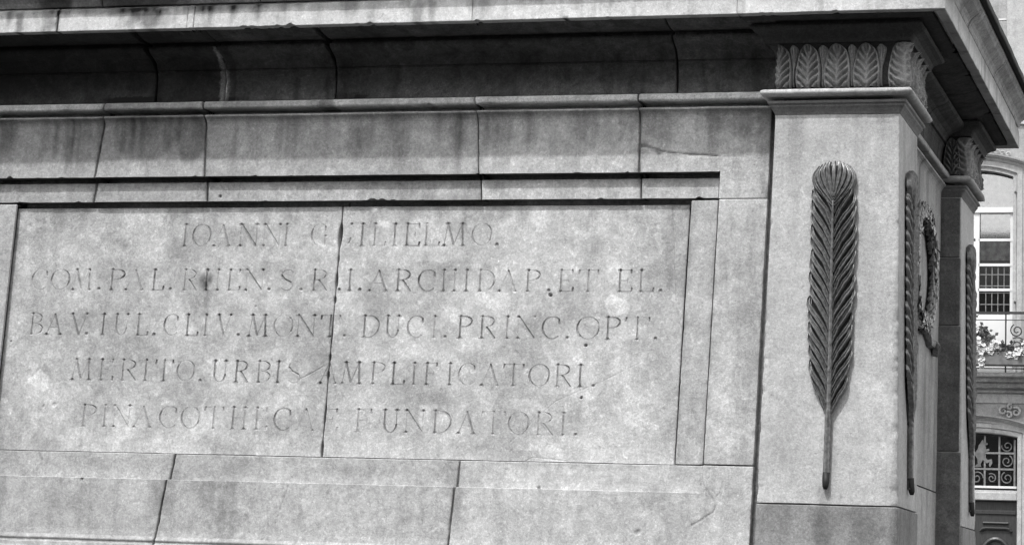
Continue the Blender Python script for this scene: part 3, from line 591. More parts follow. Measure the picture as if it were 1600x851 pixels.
# --- acanthus band: leaf and tongue meshes bent over the moulding, shared between alike faces
def s_prof(z):
    zz = [4.402, 4.415, 4.425, 4.455, 4.50, 4.555, 4.60, 4.632, 4.652]; oo = [.004, .006, .017, .024, .022, .012, .014, .030, .050]
    return np.interp(z, zz, oo)
def leaf_mesh(half, a0=-1.0, a1=1.0, tongue=False, seed=1, corner=False):
    na, nv = (30, 44) if not tongue else (14, 30)
    a = np.linspace(a0, a1, na)[:, None]; v = np.linspace(0, 1, nv)[None, :]
    if not tongue:
        wv = half * (.86 + .09 * np.sin(np.clip(v * 1.6, 0, 1) * math.pi)) * np.sqrt(np.clip(1 - np.clip((v - .34) / .66, 0, 1) ** 3.4, 0.0009, 1)); z = 4.408 + v * .236 + 0 * a
        x = a * wv; r = np.abs(a)
        rim = np.exp(-((r - .88) / .075) ** 2) * .030
        rib = np.exp(-(r / .10) ** 2) * .015 * (1 - .3 * v)
        ph = (v * 1.0 + 0 * a) * 5.6 - 1.95 * r ** .72
        lobe = (.5 + .5 * np.cos(2 * math.pi * ph)) ** 1.1 * .036 * np.clip(1 - ((r - .46) / .40) ** 4, 0, 1)
        body = -.004 * (r - .3) * (r < .85) + .004 * (1 - r ** 6) + .006 * np.exp(-((v - .12) / .14) ** 2) * (1 - r ** 4)
        h = body + rim * (r < 1.01) + rib + lobe * (1 - .25 * v) + .010 * np.clip((v - .82) / .18, 0, 1) * (1 - r ** 2)
        h = np.where(r > .985, 0, h)
    else:
        wv = half * (.07 + .30 * np.clip((v - .42) / .5, 0, 1) ** 1.2 * np.sqrt(np.clip(1 - np.clip((v - .86) / .14, 0, 1) ** 2, .02, 1))); z = 4.415 + v * .226 + 0 * a
        x = a * wv; r = np.abs(a)
        h = (.009 + .006 * np.cos(a * 3.2 * math.pi) * np.clip((v - .45) / .2, 0, 1) + .005 * v) * (1 - r ** 4)
    o = s_prof(z) + h * (1 + .5 * fbm(x + seed, z, .05, 3, seed)) + .006 * fbm(x + seed, z, .025, 3, seed + 2)
    if corner:
        q = np.clip(1 - np.abs(a) / .35, 0, 1) + 0 * v; fr = (a <= 0) + 0 * v > 0
        X_ = np.where(fr, np.minimum(a, 0) * wv + o * q, o); Y_ = np.where(fr, -o, np.maximum(a, 0) * wv - o * q)
        V = np.stack([X_, Y_, z + 0 * a], -1)
    else: V = np.stack([x + 0 * v, -o, z], -1)
    me = raw_mesh('leaf', V.reshape(-1, 3), grid_faces(na, nv)); return me
LR = random.Random(9)
def leaf_row(band, px, py, ang, width, skip=()):
    """leaves along one face of a pier; local X runs along the face"""
    pitch = (width - .04) / 4; half = pitch / 2
    fulls = [leaf_mesh(half, seed=q) for q in (1, 4, 6)]; hl = leaf_mesh(half, -1, .22); hr = leaf_mesh(half, -.22, 1); tg = leaf_mesh(half, tongue=True)
    def put(name, me, s):
        o = bpy.data.objects.new(name, me); C.objects.link(o)
        if not me.materials: me.materials.append(M_LEAFST)
        o.parent = band; c, sn = math.cos(ang), math.sin(ang)
        o.location = (px + c * s + 2.61 - 2.61 , py + sn * s, 0); o.rotation_euler = (0, 0, ang); o.scale = (LR.uniform(.93, 1.05), LR.uniform(.9, 1.15), 1); return o
    for k in range(5):
        if k not in skip: put('acanthus_leaf', fulls[k - 1] if 0 < k < 4 else (hr if k == 0 else hl), .02 + k * pitch)
        if k < 4: put('tongue_leaf', tg, .02 + (k + .5) * pitch)
leaf_row(piers[(1, 0)], 0.0, 0.0, 0, .69, (4,))
leaf_row(piers[(1, 0)], XR, 0.0, math.pi / 2, PW, (0,))
leaf_row(piers[(1, 1)], XR, DEPTH - PW, math.pi / 2, PW, (0,))
cm = leaf_mesh(.067, seed=5, corner=True); cm.materials.append(M_LEAFST)
for pr_, cy_ in ((piers[(1, 0)], 0.0), (piers[(1, 1)], DEPTH - PW)):
    o = bpy.data.objects.new('corner_leaf', cm); C.objects.link(o); o.parent = pr_; o.location = (XR, cy_, 0)
leaf_row(piers[(0, 0)], XL, 0.0, 0, .69)
# short face of the far pier turned to the front (two leaves fit)
hm = leaf_mesh(.06)
o = bpy.data.objects.new('acanthus_leaf', hm); hm.materials.append(M_LEAFST); C.objects.link(o); o.parent = piers[(1, 1)]; o.location = (XR - .06, DEPTH - PW, 0)

# --- right-hand side wall between the piers
def side_block(name, y0, y1, prof, mat=M_SIDE, **kw): return sweep(name, [(XW, y0), (XW, y1)], prof, mat, MON, **kw)
def stain_side(W_, Z, O):
    return -drips(W_, Z, 3.3, 1.6, .4, 2) - drips(W_, Z, 4.33, .5, .4, 5) + blobs(W_, Z, [(2.1, 3.0, .10, .5, -.2, .7), (2.3, 2.5, .05, .5, -.25, .6), (1.9, 2.6, .2, .5, -.12, .6)], 4)
P_S_TOP = [(-.13, 3.90), (0, 3.903)] + TOPM
side_block('side_wall_block', PW, 1.6, P_S_TOP, gap0=0, tone=stain_side, step=.014); side_block('side_wall_block', 1.6, DEPTH - PW, P_S_TOP, gap1=0, tone=stain_side, step=.014)
side_block('side_wall_slab', PW, DEPTH - PW, [(-.13, 2.37), (0, 2.373), (0, 3.895), (-.13, 3.898)], gap0=0, gap1=0, tone=stain_side, step=.014)
side_block('side_wall_block', PW, 1.9, P_BASE + [(0, 1.93), (0, 2.364), (-.1, 2.367)], gap0=0, tone=stain_side, step=.014); side_block('side_wall_block', 1.9, DEPTH - PW, P_BASE + [(0, 1.93), (0, 2.364), (-.1, 2.367)], gap1=0, tone=stain_side, step=.014)
side_block('frieze_block', PW - .02, 1.7, P_FR, M_FRIEZE, step=.016, gap1=.006); side_block('frieze_block', 1.7, DEPTH - PW + .02, P_FR, M_FRIEZE, step=.016, gap0=.006)
# darker facing stones of the far pier's return
for z0, z1 in ((1.9, 2.62), (2.63, 3.42), (3.43, 3.86), (3.87, 4.255)):
    MB().box(XW - .02, XR - .004 + BAT * (4.25 - z1), DEPTH - PW - .012 - BAT * (4.25 - z0), DEPTH - PW + .05, z0, z1, .003).build('return_facing', M_RET, MON)
# back and left walls
for pth in ([(XR - .6, DEPTH - YW), (XL + .6, DEPTH - YW)], [(XL + YW, DEPTH - PW), (XL + YW, PW)]):
    sweep('wall_block', pth, P_BASE + [(0, 1.93)] + TOPM, M_WALL, MON, step=.06, gap0=0, gap1=0)
    sweep('frieze_block', pth, P_FR, M_FRIEZE, MON, step=.06, gap0=0, gap1=0)
# plinth below the base moulding, core, top
MB().box(XL - .25, XR + .25, -.25, DEPTH + .25, 0, .45, .02).box(XL - .19, XR + .19, -.19, DEPTH + .19, .45, 1.398, .02).build('plinth', M_WALL, MON)
MB().box(XL + .35, XR - .32, .32, DEPTH - .35, 1.3, 4.98).build('core_masonry', M_RET, MON)

# --- cornice (corona) and cymatium
P_COR = [(-.15, 4.802), (.205, 4.802), (.215, 4.797), (.222, 4.772), (.226, 4.770), (.279, 4.770), (.281, 4.773), (.281, 4.897), (.279, 4.900), (.262, 4.902), (.262, 4.912), (-.15, 4.914)]
P_CYM = [(-.15, 4.916), (.268, 4.916), (.276, 4.918), (.280, 4.930), (.284, 4.945), (.296, 4.965), (.318, 4.985), (.338, 5.002), (.348, 5.020), (.352, 5.026), (.357, 5.028), (.357, 5.050), (.354, 5.053), (-.1, 5.055)]
P_LEAD = [(.1, 5.056), (.362, 5.046), (.383, 5.040), (.390, 5.043), (.392, 5.052), (.390, 5.085), (.372, 5.094), (-.1, 5.12)]
def stain_tone_cor(W_, Z, O):
    t = blobs(W_, Z, [(-4.53, 4.83, .03, .12, -.45, .6), (-4.34, 4.85, .05, .12, -.35, .6), (-4.28, 4.83, .015, .12, -.5, .6), (-3.80, 4.85, .05, .10, -.3, .7), (-3.68, 4.85, .07, .12, -.55, .7), (-3.6, 4.83, .06, .08, -.25, .6), (-2.02, 4.84, .05, .12, -.45, .6), (-1.94, 4.85, .03, .1, -.4, .6), (-2.9, 4.9, .2, .03, -.3, .7),
        (-1.3, 4.9, .3, .03, -.3, .6), (-3.3, 4.89, .3, .03, -.35, .6), (-4.0, 4.89, .4, .03, -.4, .6), (-1.15, 4.775, .02, .012, -.6, .4)], 8)
    dark = sstep(-.5, -4.5, W_) * -.16
    t = t - drips(W_, Z, 4.905, .16, .75, 6) * (.45 + .55 * sstep(-.4, -3.5, W_))
    return t + dark + np.where((Z < 4.7715) & (O < .276), -.35, 0)  # underside strip toned darker than the fascia
def stain_cym(W_, Z, O):
    return np.where(W_ > .7, .7, 0) + np.where(O > .3535, .6, 0) + blobs(W_, Z, [(-4.3, 4.95, .12, .1, -.7, .5), (-3.7, 4.95, .3, .1, -.7, .5), (-1.2, 4.95, .3, .1, .5, .5)], 3)
CJ = [-5.0, -4.28, -3.446, -3.405, -1.699, -.17]
pts_all = CJ
sweep('cornice_block', [(XL, DEPTH), (XL, 0), (-5.0, 0)], P_COR, M_CORN, MON, step=.03, gap0=0, m0=(-1, 1))
for k in range(len(CJ) - 1):
    sweep('cornice_block', [(CJ[k], 0), (CJ[k + 1], 0)], P_COR, M_CORN, MON, tone=stain_tone_cor, gap0=.0015, gap1=.0015, step=.010, edge=.002, chip=.004)
def cor_corner(W_, Z, O): return np.where(W_ > .6, -.04, .06) + stain_tone_cor(-9 + 0 * W_, Z, O) + .16
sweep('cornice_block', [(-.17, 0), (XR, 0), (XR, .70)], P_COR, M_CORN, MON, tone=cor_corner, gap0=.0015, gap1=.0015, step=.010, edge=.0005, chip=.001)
SJ = [.70, 1.28, 2.33, DEPTH]
for k in range(3):
    if k < 2: sweep('cornice_block', [(XR, SJ[k]), (XR, SJ[k + 1])], P_COR, M_CORN, MON, tone=lambda W_, Z, O: cor_corner(W_ + 1, Z, O), gap0=.0015, gap1=.0015, step=.012, edge=.0005, chip=.001)
    else: sweep('cornice_block', [(XR, SJ[k]), (XR, DEPTH), (-1, DEPTH)], P_COR, M_CORN, MON, tone=lambda W_, Z, O: cor_corner(W_ + 1, Z, O), gap0=.0015, gap1=.003, step=.02, edge=.0005, chip=.001)
sweep('cornice_block', [(-1, DEPTH), (XL, DEPTH)], P_COR, M_CORN, MON, gap0=.003, gap1=0, m1=(-1, 1), step=.05)
YJ = [-5.0, -4.0, -3.0, -1.4, -.3]
sweep('cymatium_block', [(XL, DEPTH), (XL, 0), (-5.0, 0)], P_CYM, M_CYMA, MON, step=.03, gap0=0, m0=(-1, 1))
for k in range(4): sweep('cymatium_block', [(YJ[k], 0), (YJ[k + 1], 0)], P_CYM, M_CYMA, MON, tone=stain_cym, step=.012, gap0=.003, gap1=.003)
sweep('cymatium_block', [(-.3, 0), (XR, 0), (XR, .70)], P_CYM, M_CYMA, MON, tone=stain_cym, step=.012, gap0=.003, gap1=.005)
for y0, y1 in ((.70, 1.95), (1.95, 2.0)): sweep('cymatium_block', [(XR, y0), (XR, y1)], P_CYM, M_CYMA, MON, tone=lambda W_, Z, O: stain_cym(W_ + 1, Z, O), step=.012, gap0=.005, gap1=.005)
sweep('cymatium_block', [(XR, 2.0), (XR, DEPTH), (XL, DEPTH)], P_CYM, M_CYMA, MON, tone=lambda W_, Z, O: stain_cym(W_ + 1, Z, O), step=.03, gap0=.005, gap1=0, m1=(-1, 1))
sweep('lead_flashing', [(XL, DEPTH), (XL, 0), (XR, 0), (XR, DEPTH), (XL, DEPTH)], P_LEAD, M_LEAD, MON, step=.05, gap0=0, gap1=0, m0=(-1, 1), m1=(-1, 1), amp=.003)
MB().box(XL - .1, XR + .1, -.1, DEPTH + .1, 5.05, 5.13).build('top_bed', M_LEAD, MON)

# ------------------------------------------------------------------ bronze palm branches
def leaflet_mesh(seed, reach=.118, rise=.20):
    """one leaflet on the right of the stem: runs up and outwards, then curls upright along the branch's edge; outward is -Y"""
    path = []
    ctrl = [(.004, 0, .012), (.018, .046, .015), (.042, .092, .018), (.071, .134, .020), (.097, .170, .020), (.114, .203, .017), (.119, .232, .012), (.110, .254, .005)]
    ctrl = np.array(ctrl) * np.array([reach / .118, rise / .20, 1])
    tt = np.linspace(0, len(ctrl) - 1, 15); P = np.stack([np.interp(tt, range(len(ctrl)), ctrl[:, k]) for k in range(3)], -1)
    P[1:-1] = (P[:-2] + 2 * P[1:-1] + P[2:]) / 4
    sec = [(-1, -.9), (-.85, .2), (-.55, .6), (-.25, .1), (-.05, -.1), (.2, .3), (.55, 1.0), (.85, .5), (1, -.9)]
    n = len(P); V = []; tn = []
    for i in range(n):
        t = P[min(i + 1, n - 1)] - P[max(i - 1, 0)]; d = t[:2] / np.linalg.norm(t[:2]); nn = np.array([d[1], -d[0]])      # to the right of travel = lower/outer side
        f = i / (n - 1); wd = .0140 * (.62 + .5 * math.sin(math.pi * min(f * 1.05, 1) ** .8)) * (1 if f < .88 else 1 - (f - .88) / .12 * .75)
        hh = .0165 * (1 if f < .6 else 1 - (f - .6) / .4 * .6)
        for a, h in sec:
            V.append((P[i, 0] + nn[0] * a * wd, -(P[i, 2] + h * hh + a * .005), P[i, 1] + nn[1] * a * wd))
    V = np.array(V); V[:, 1] += fbm(V[:, 0] * 1.0 + seed, V[:, 2], .018, 3, seed) * .010; V[:, 0] += fbm(V[:, 2], V[:, 0] + seed, .05, 2, seed + 3) * .010
    F = grid_faces(n, len(sec)); me = raw_mesh('leaflet', V, F); return me
LEAF_MES = [leaflet_mesh(q) for q in range(4)]
for q in LEAF_MES: q.materials.append(M_BRONZE)
def strand(P, wd0, hh0):
    sec = [(-1, -.9), (-.82, .25), (-.45, .6), (-.1, .38), (.15, .42), (.5, .92), (.85, .55), (1, -.9)]
    n = len(P); V = []
    for i in range(n):
        t = P[min(i + 1, n - 1)] - P[max(i - 1, 0)]; d = t[:2] / np.linalg.norm(t[:2]); nn = np.array([d[1], -d[0]])
        f = i / (n - 1); wd = wd0 * (.6 + .5 * math.sin(math.pi * f)) ; hh = hh0
        for a, h in sec: V.append((P[i, 0] + nn[0] * a * wd, -(P[i, 2] + h * hh), P[i, 1] + nn[1] * a * wd))
    me = raw_mesh('leaflet', V, grid_faces(n, len(sec))); me.materials.append(M_BRONZE); return me
CROWN = []
for k, w_ in enumerate((.108, .084, .058, .032)):
    z0 = 1.485 + .016 * k; zt = 1.700 + .009 * k
    c = np.array([(.003, z0, .012), (w_ * .42, z0 + .045, .016), (w_ * .82, z0 + .090, .021), (w_ * 1.02, z0 + .135, .024), (w_ * 1.0, min(z0 + .17, zt - .012), .022), (w_ * .74, zt, .010)])
    tt = np.linspace(0, 5, 18); Q = np.stack([np.interp(tt, range(6), c[:, q]) for q in range(3)], -1)
    for _ in range(2): Q[1:-1] = (Q[:-2] + 2 * Q[1:-1] + Q[2:]) / 4
    CROWN.append(strand(Q, .0128, .017))
c = np.array([(0, 1.56, .014), (0, 1.62, .022), (0, 1.68, .022), (0, 1.728, .010)]); CROWN.append(strand(np.stack([np.interp(np.linspace(0, 3, 12), range(4), c[:, q]) for q in range(3)], -1), .012, .012))
def palm(cx, cy, z0, ang):
    r = random.Random(5)
    top = 1.727
    # plate: the ground the leaflets grow from
    out = []
    def hw(z):
        if z < .36: return .012
        if z < .62: return .012 + .098 * ((z - .36) / .26) ** .8
        if z < 1.55: return .110 - .004 * (z - .62)
        return max(.004, .106 * math.sqrt(max(0, 1 - ((z - 1.55) / .165) ** 2)))
    zs = np.linspace(.34, 1.705, 60); V = []; F = []
    for z in zs:
        hwid = hw(z)
        for a, h in ((-1, 0), (-.9, .008), (0, .012), (.9, .008), (1, 0)): V.append((a * hwid, -h, z))
    F = grid_faces(len(zs), 5)
    pl = bpy.data.objects.new('palm_branch', raw_mesh('palm_branch', V, F[:, ::-1])); C.objects.link(pl); pl.data.materials.append(M_PLATE)
    pl.parent = MON; pl.location = (cx + 2.61, cy - 1.59, z0); pl.rotation_euler = (-BAT if ang == 0 else 0, -BAT if ang else 0, ang)
    if ang: pl.rotation_euler = Matrix.Rotation(ang, 4, 'Z').to_3x3().to_4x4().__matmul__(Matrix.Rotation(-BAT, 4, 'X')).to_euler()
    def put(name, me, loc=(0, 0, 0), rot=(0, 0, 0), sc=(1, 1, 1)):
        o = bpy.data.objects.new(name, me); C.objects.link(o); o.parent = pl; o.location = loc; o.rotation_euler = rot; o.scale = sc; return o
    n = 18
    for k in range(n):
        z = .335 + k * (1.445 - .335) / (n - 1)
        s = min(1, .80 + .08 * k) if k < 3 else 1.0
        e_ = {n - 1: (.80, .80), n - 2: (.90, .88), n - 3: (.97, .96)}.get(k, (1, 1))
        for sd in (-1, 1):
            put('leaflet', r.choice(LEAF_MES), (0, -.002 - .0005 * (n - k) / n, z + (0.02 if sd < 0 and k < n - 2 else 0) + r.uniform(-.005, .005)), (0, r.uniform(-.03, .03), 0), (sd * s * e_[0] * r.uniform(.96, 1.03), r.uniform(.9, 1.1), e_[1] * (.85 + .15 * s) * r.uniform(.95, 1.05)))
    for k, w_ in enumerate((.112, .088, .062, .036)):
        for sd in (-1, 1):
            put('leaflet', CROWN[k], (0, -.004 - .003 * k, 0), (0, 0, 0), (sd, 1, 1))
    put('leaflet', CROWN[4], (0, -.016, 0))
    # stem: round rib running the whole length, with a cut end
    zz = np.linspace(0.0, 1.52, 40); m = MB()
    m.tube([(.004 * math.sin(z * 3), -(.021 if z > .33 else .017 + .006 * z), z) for z in zz], [(.0185 - .003 * abs(z - .25) if z < .36 else .0150 - .0085 * (z - .36) / 1.16) for z in zz], 10)
    o = m.build('stem', M_BRONZE, None, True, False); o.parent = pl; o.location = (0, 0, 0)
    e = MB(); e.tube([(0, -.024, -.028), (0, -.024, -.012), (0, -.021, .01), (0, -.018, .06)], [.010, .0165, .019, .0185], 10); o = e.build('cut_stem_end', M_PLATE, None, True, False); o.parent = pl; o.location = (0, 0, 0)
    return pl
zp = 2.27
ob = BAT * (4.25 - zp)
palm(.343, -ob, zp, 0)
palm(XR + ob, .305, zp, math.pi / 2)
palm(XR + ob, DEPTH - .32, zp, math.pi / 2)

# ------------------------------------------------------------------ bronze wreath on the side wall
def leafv(L, Wd, th=.010):
    return [(0, 0, 0), (L * .35, Wd, th * .4), (L * .35, 0, th), (L * .35, -Wd, th * .4), (L, 0, th * .5)], [(0, 1, 2), (0, 2, 3), (1, 4, 2), (2, 4, 3)]
def wreath(yc, zc, ry, rz):
    r = random.Random(3); m = MB(); core = MB(); n = 40
    ring = [(XW + .012, yc + ry * math.cos(2 * math.pi * i / n), zc + rz * math.sin(2 * math.pi * i / n)) for i in range(n + 1)]
    core.tube(ring, .036, 8)
    co = core.build('wreath', M_PLATE, MON, True)
    for i in range(620):
        th = r.uniform(0, 2 * math.pi); ph = r.uniform(-1.3, 1.3); rad = .038 + r.uniform(0, .010)
        ct = Vector((XW + .012, yc + ry * math.cos(th), zc + rz * math.sin(th))); ra = Vector((0, math.cos(th), math.sin(th))); ta = Vector((0, -math.sin(th), math.cos(th)))
        if th > math.pi / 2 and th < 3 * math.pi / 2: ta = -ta
        nrm = (Vector((1, 0, 0)) * math.cos(ph) + ra * math.sin(ph)).normalized()
        d = (ta * r.uniform(.6, 1) + nrm * r.uniform(.0, .18) + ra * r.uniform(-.3, .3)).normalized(); sd = d.cross(nrm).normalized(); up = sd.cross(d)
        V, F = leafv(r.uniform(.06, .095), r.uniform(.016, .025), .016); m.add([ct + nrm * rad * .8 + d * p[0] + sd * p[1] + up * p[2] for p in V], F)
    lv = m.build('laurel_leaves', M_BRONZE, co); lv['kind'] = 'stuff'
    rb = MB()
    for sgn in (-1, 1):
        pts = [(XW + .02 + .010 * math.sin(k * 1.3), yc + sgn * (.03 + .085 * k), zc - rz + .01 - .015 * k - .012 * math.sin(k * 1.9)) for k in range(8)]
        rb.tube(pts, [.035, .03, .026, .03, .034, .03, .034, .03], 6)
    rb.build('ribbon', M_BRONZE, co)
wreath(1.62, 3.66, .40, .34)

# ------------------------------------------------------------------ the town house across the square
YB = 35.0; AX = -3.34
HS = empty('town_house', (AX, YB, 0), 'pale stone town house facade beyond the pedestal with arched window, balcony and carved door', 'building')
def segarch(x0, x1, zs, rise, n=16):
    """segmental arch from (x0, zs) over to (x1, zs)"""
    return [(x0 + (x1 - x0) * i / n, zs + rise * (1 - (2 * i / n - 1) ** 2)) for i in range(n + 1)]
def hb(x0, x1, z0, z1, y0, y1, name, mat, parent=HS, b=0.0): return MB().box(AX + x0, AX + x1, YB + y0, YB + y1, z0, z1, b).build(name, mat, parent)
WX, WZ, WR = .775, 10.63, .14       # window half width, spring, rise
DX, DZ, DR = .895, 5.16, .085
m = MB()
m.box(AX - 9, AX - DX, YB, YB + .5, 0, 6.0); m.box(AX + DX, AX + 8, YB, YB + .5, 0, 6.0)
m.box(AX - 9, AX - WX, YB, YB + .5, 6.0, 10.6); m.box(AX + WX, AX + 8, YB, YB + .5, 6.0, 10.6)
ar = segarch(AX - DX, AX + DX, DZ, DR)
for (a, b) in zip(ar[:-1], ar[1:]): m.prism([a, b, (b[0], 6.0), (a[0], 6.0)], YB, YB + .5)
ar = segarch(AX - WX, AX + WX, WZ, WR)
m.box(AX - 9, AX - WX, YB, YB + .5, 10.6, 19); m.box(AX + WX, AX + 8, YB, YB + .5, 10.6, 19)
for (a, b) in zip(ar[:-1], ar[1:]): m.prism([a, b, (b[0], 19), (a[0], 19)], YB, YB + .5)
m.build('wall', M_FACADE, HS)
# giant pilaster beside the window on the upper storey
hb(.62 + .0, 1.35, 11.75, 18.9, -.06, .01, 'wall_pilaster', M_TRIM, b=.01)
hb(.44, .60, 14.06, 14.09, -.012, .01, 'joint_filling', M_WHITE)
# window surround and hood
jamb = [(AX + WX, 6.5), (AX + WX, WZ)] + segarch(AX + WX, AX - WX, WZ, WR)[1:-1] + [(AX - WX, WZ), (AX - WX, 6.5)]
jamb = jamb[::-1]
MB().band(jamb, [(0, YB + .1), (0, YB - .03), (.055, YB - .03), (.06, YB - .045), (.075, YB - .045), (.08, YB - .03), (.085, YB - .03), (.09, YB - .075), (.20, YB - .075), (.21, YB - .05), (.24, YB - .05), (.245, YB + .01)]).build('window_surround', M_TRIM, HS)
hood = segarch(AX - WX - .27, AX + WX + .27, 10.79, .20)
MB().band(hood, [(0, YB + .01), (0, YB - .07), (.03, YB - .09), (.06, YB - .10), (.065, YB - .15), (.085, YB - .16), (.10, YB - .20), (.135, YB - .21), (.14, YB + .01)]).build('window_hood', M_TRIM, HS)
# carved ornament over the hood
for k in range(9):
    x = AX - .30 + .16 * k * .75; z = 11.17 - .22 * ((x - AX)) ** 2
    m = MB(); m.tube([(x + .06 * math.cos(a) * (1 - a / 9), YB - .05, z + .03 + .055 * math.sin(a) * (1 - a / 9)) for a in np.linspace(0, 5.5, 10)], .018, 5)
    m.build('carved_scroll', M_TRIMD, HS)
# window joinery
wn = hb(-.03 - .04, .03 + .02, 7.70, 9.90, .14, .22, 'window', M_WHITE)
hb(-WX, WX, 9.875, 9.955, .10, .22, 'transom', M_WHITE, wn, .008); hb(-WX, WX, 9.955, 10.0, .13, .20, 'transom_moulding', M_WHITE, wn)
for sx in (-1, 1):
    xs = sorted((sx * .035, sx * WX))
    hb(sx * WX - (.075 if sx > 0 else 0), sx * WX + (0 if sx > 0 else .075), 7.70, 9.875, .15, .23, 'casement_stile', M_WHITE, wn)
    for z in (9.302, 8.771, 8.243): hb(xs[0], xs[1], z - .028, z + .028, .14, .21, 'glazing_bar', M_WHITE, wn)
    hb(xs[0], xs[1], 7.66, 7.72, .14, .22, 'bottom_rail', M_WHITE, wn)
    px0, px1 = sorted((sx * .065, sx * (WX - .075)))
    rows = [(9.33, 9.875), (8.80, 9.274), (8.271, 8.743), (7.72, 8.215)]
    for q, (z0, z1) in enumerate(rows):
        hb(px0, px1, z0, z1, .185, .19, 'pane', M_GLASS, wn)
        if q < 2: hb(px0, px1, z0 + (.14 if q == 0 else .07), z1, .196, .20, 'net_curtain', M_CURT, wn)
        m = MB()
        for c in range(1, 5):
            x = px0 + (px1 - px0) * c / 5; m.box(AX + x - .009, AX + x + .009, YB + .170, YB + .184, z0, z1)
        for zf in ((.37, .88) if q == 2 else (.44, .93) if q == 3 else ()):
            z = z1 - (z1 - z0) * (zf if q == 2 else 1 - zf); m.box(AX + px0, AX + px1, YB + .168, YB + .169 + .013, z - .009, z + .009)
        if q > 1: m.build('lead_cames', M_IRONP, wn)
ar = segarch(AX - WX, AX + WX, WZ, WR)
m = MB(); 
for a, b in zip(ar[:-1], ar[1:]): m.prism([(a[0], 10.0), (b[0], 10.0), b, a], YB + .185, YB + .19)
m.build('fanlight_pane', M_GLASS, wn)
m = MB()
for a, b in zip(ar[:-1], ar[1:]): m.prism([(a[0], 10.0), (b[0], 10.0), b, a], YB + .196, YB + .199)
m.build('net_curtain', M_CURT, wn)
m = MB()
for x in (-.52, -.26, .26, .52): m.box(AX + x - .01, AX + x + .01, YB + .191, YB + .194, 10.0, 10.72)
m.box(AX - WX, AX + WX, YB + .1912, YB + .1942, 10.36, 10.38); m.build('curtain_folds', M_IRONP, wn)
hb(-WX, WX, 6.45, 7.66, .12, .22, 'window_apron', M_WHITE)
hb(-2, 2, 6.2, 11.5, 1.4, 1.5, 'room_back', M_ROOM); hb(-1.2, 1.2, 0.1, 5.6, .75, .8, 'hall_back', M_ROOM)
MB().tube([(AX + WX + .055, YB - .03, 10.28), (AX + WX + .055, YB - .09, 10.29), (AX + WX + .055, YB - .09, 10.25)], .022, 6).build('shutter_hook', M_IRON, HS)
MB().tube([(AX + WX + .055, YB - .03, 7.95), (AX + WX + .055, YB - .09, 7.96), (AX + WX + .055, YB - .09, 7.92)], .022, 6).build('shutter_hook', M_IRON, HS)
# balcony: slab, bed moulding, railing
bal = hb(-1.75, 1.75, 6.345, 6.437, -.62, .02, 'balcony', M_TRIM, b=.02)
MB().band([(AX - 1.6, 6.055), (AX + 1.6, 6.055)], [(0, YB + .01), (0, YB - .08), (.02, YB - .12), (.07, YB - .12), (.075, YB - .16), (.10, YB - .28), (.17, YB - .34), (.20, YB - .34), (.205, YB - .45), (.288, YB - .52), (.288, YB + .01)]).build('bed_moulding', M_TRIMD, bal)
yr = -.56
def rb(m, pts, r): m.tube([(AX + x, YB + yr + dy, z) for x, z, dy in pts], r, 6)
m = MB(); m.box(AX - 1.7, AX + 1.7, YB + yr - .025, YB + yr + .025, 7.64, 7.69); m.build('handrail', M_IRON, bal)
m = MB(); rb(m, [(-1.7, 7.517, 0), (1.7, 7.517, 0)], .009); m.build('railing_rod', M_IRON, bal)
m = MB(); rb(m, [(-1.7, 6.52, 0), (1.7, 6.52, 0)], .012); m.build('railing_rod', M_IRON, bal)
for x in (-1.68, -.70, .70, 1.68):
    m = MB(); rb(m, [(x, 6.43, 0), (x, 7.65, 0)], .016); m.build('baluster', M_IRON, bal)
def spiral(cx, cz, r0, turns, flip=1, start=0.0, n=26):
    return [(cx + flip * r0 * (1 - .8 * i / n) * math.cos(start + turns * 2 * math.pi * i / n), cz + r0 * (1 - .8 * i / n) * math.sin(start + turns * 2 * math.pi * i / n), 0) for i in range(n + 1)]
for cx, cz, r0, fl, stt in ((.93, 7.30, .14, 1, 2), (.95, 6.98, .19, -1, 1), (1.25, 7.3, .15, -1, 2), (1.28, 6.95, .17, 1, 1), (.28, 7.28, .10, 1, 1), (.05, 7.26, .13, -1, 2), (.42, 6.98, .16, 1, 1), (-.3, 7.2, .15, 1, 1), (-.6, 7.0, .16, -1, 2), (-1.0, 7.2, .16, 1, 0)):
    m = MB(); rb(m, spiral(cx, cz, r0, 1.6, fl, stt), .013); m.build('iron_scroll', M_IRON, bal)
# wall band and door hood
MB().band([(AX - 3, 5.86), (AX + 3, 5.86)], [(0, YB + .01), (0, YB - .03), (.02, YB - .035), (.14, YB - .035), (.19, YB - .05), (.19, YB + .01)]).build('string_course', M_TRIM, HS)
hood = segarch(AX - DX - .28, AX + DX + .28, 5.29, .20)
MB().band(hood, [(-.03, YB + .01), (-.03, YB - .05), (.02, YB - .06), (.025, YB - .09), (.05, YB - .10), (.055, YB - .14), (.075, YB - .15), (.09, YB - .20), (.12, YB - .21), (.125, YB + .01)]).build('door_hood', M_TRIM, HS)
djamb = [(AX - DX, 0), (AX - DX, DZ)] + segarch(AX - DX, AX + DX, DZ, DR)[1:-1] + [(AX + DX, DZ), (AX + DX, 0)]
MB().band(djamb, [(0, YB + .12), (0, YB - .03), (.02, YB - .05), (.09, YB - .05), (.095, YB - .03), (.11, YB - .03), (.115, YB - .065), (.20, YB - .065), (.205, YB + .01)]).build('door_surround', M_TRIM, HS)
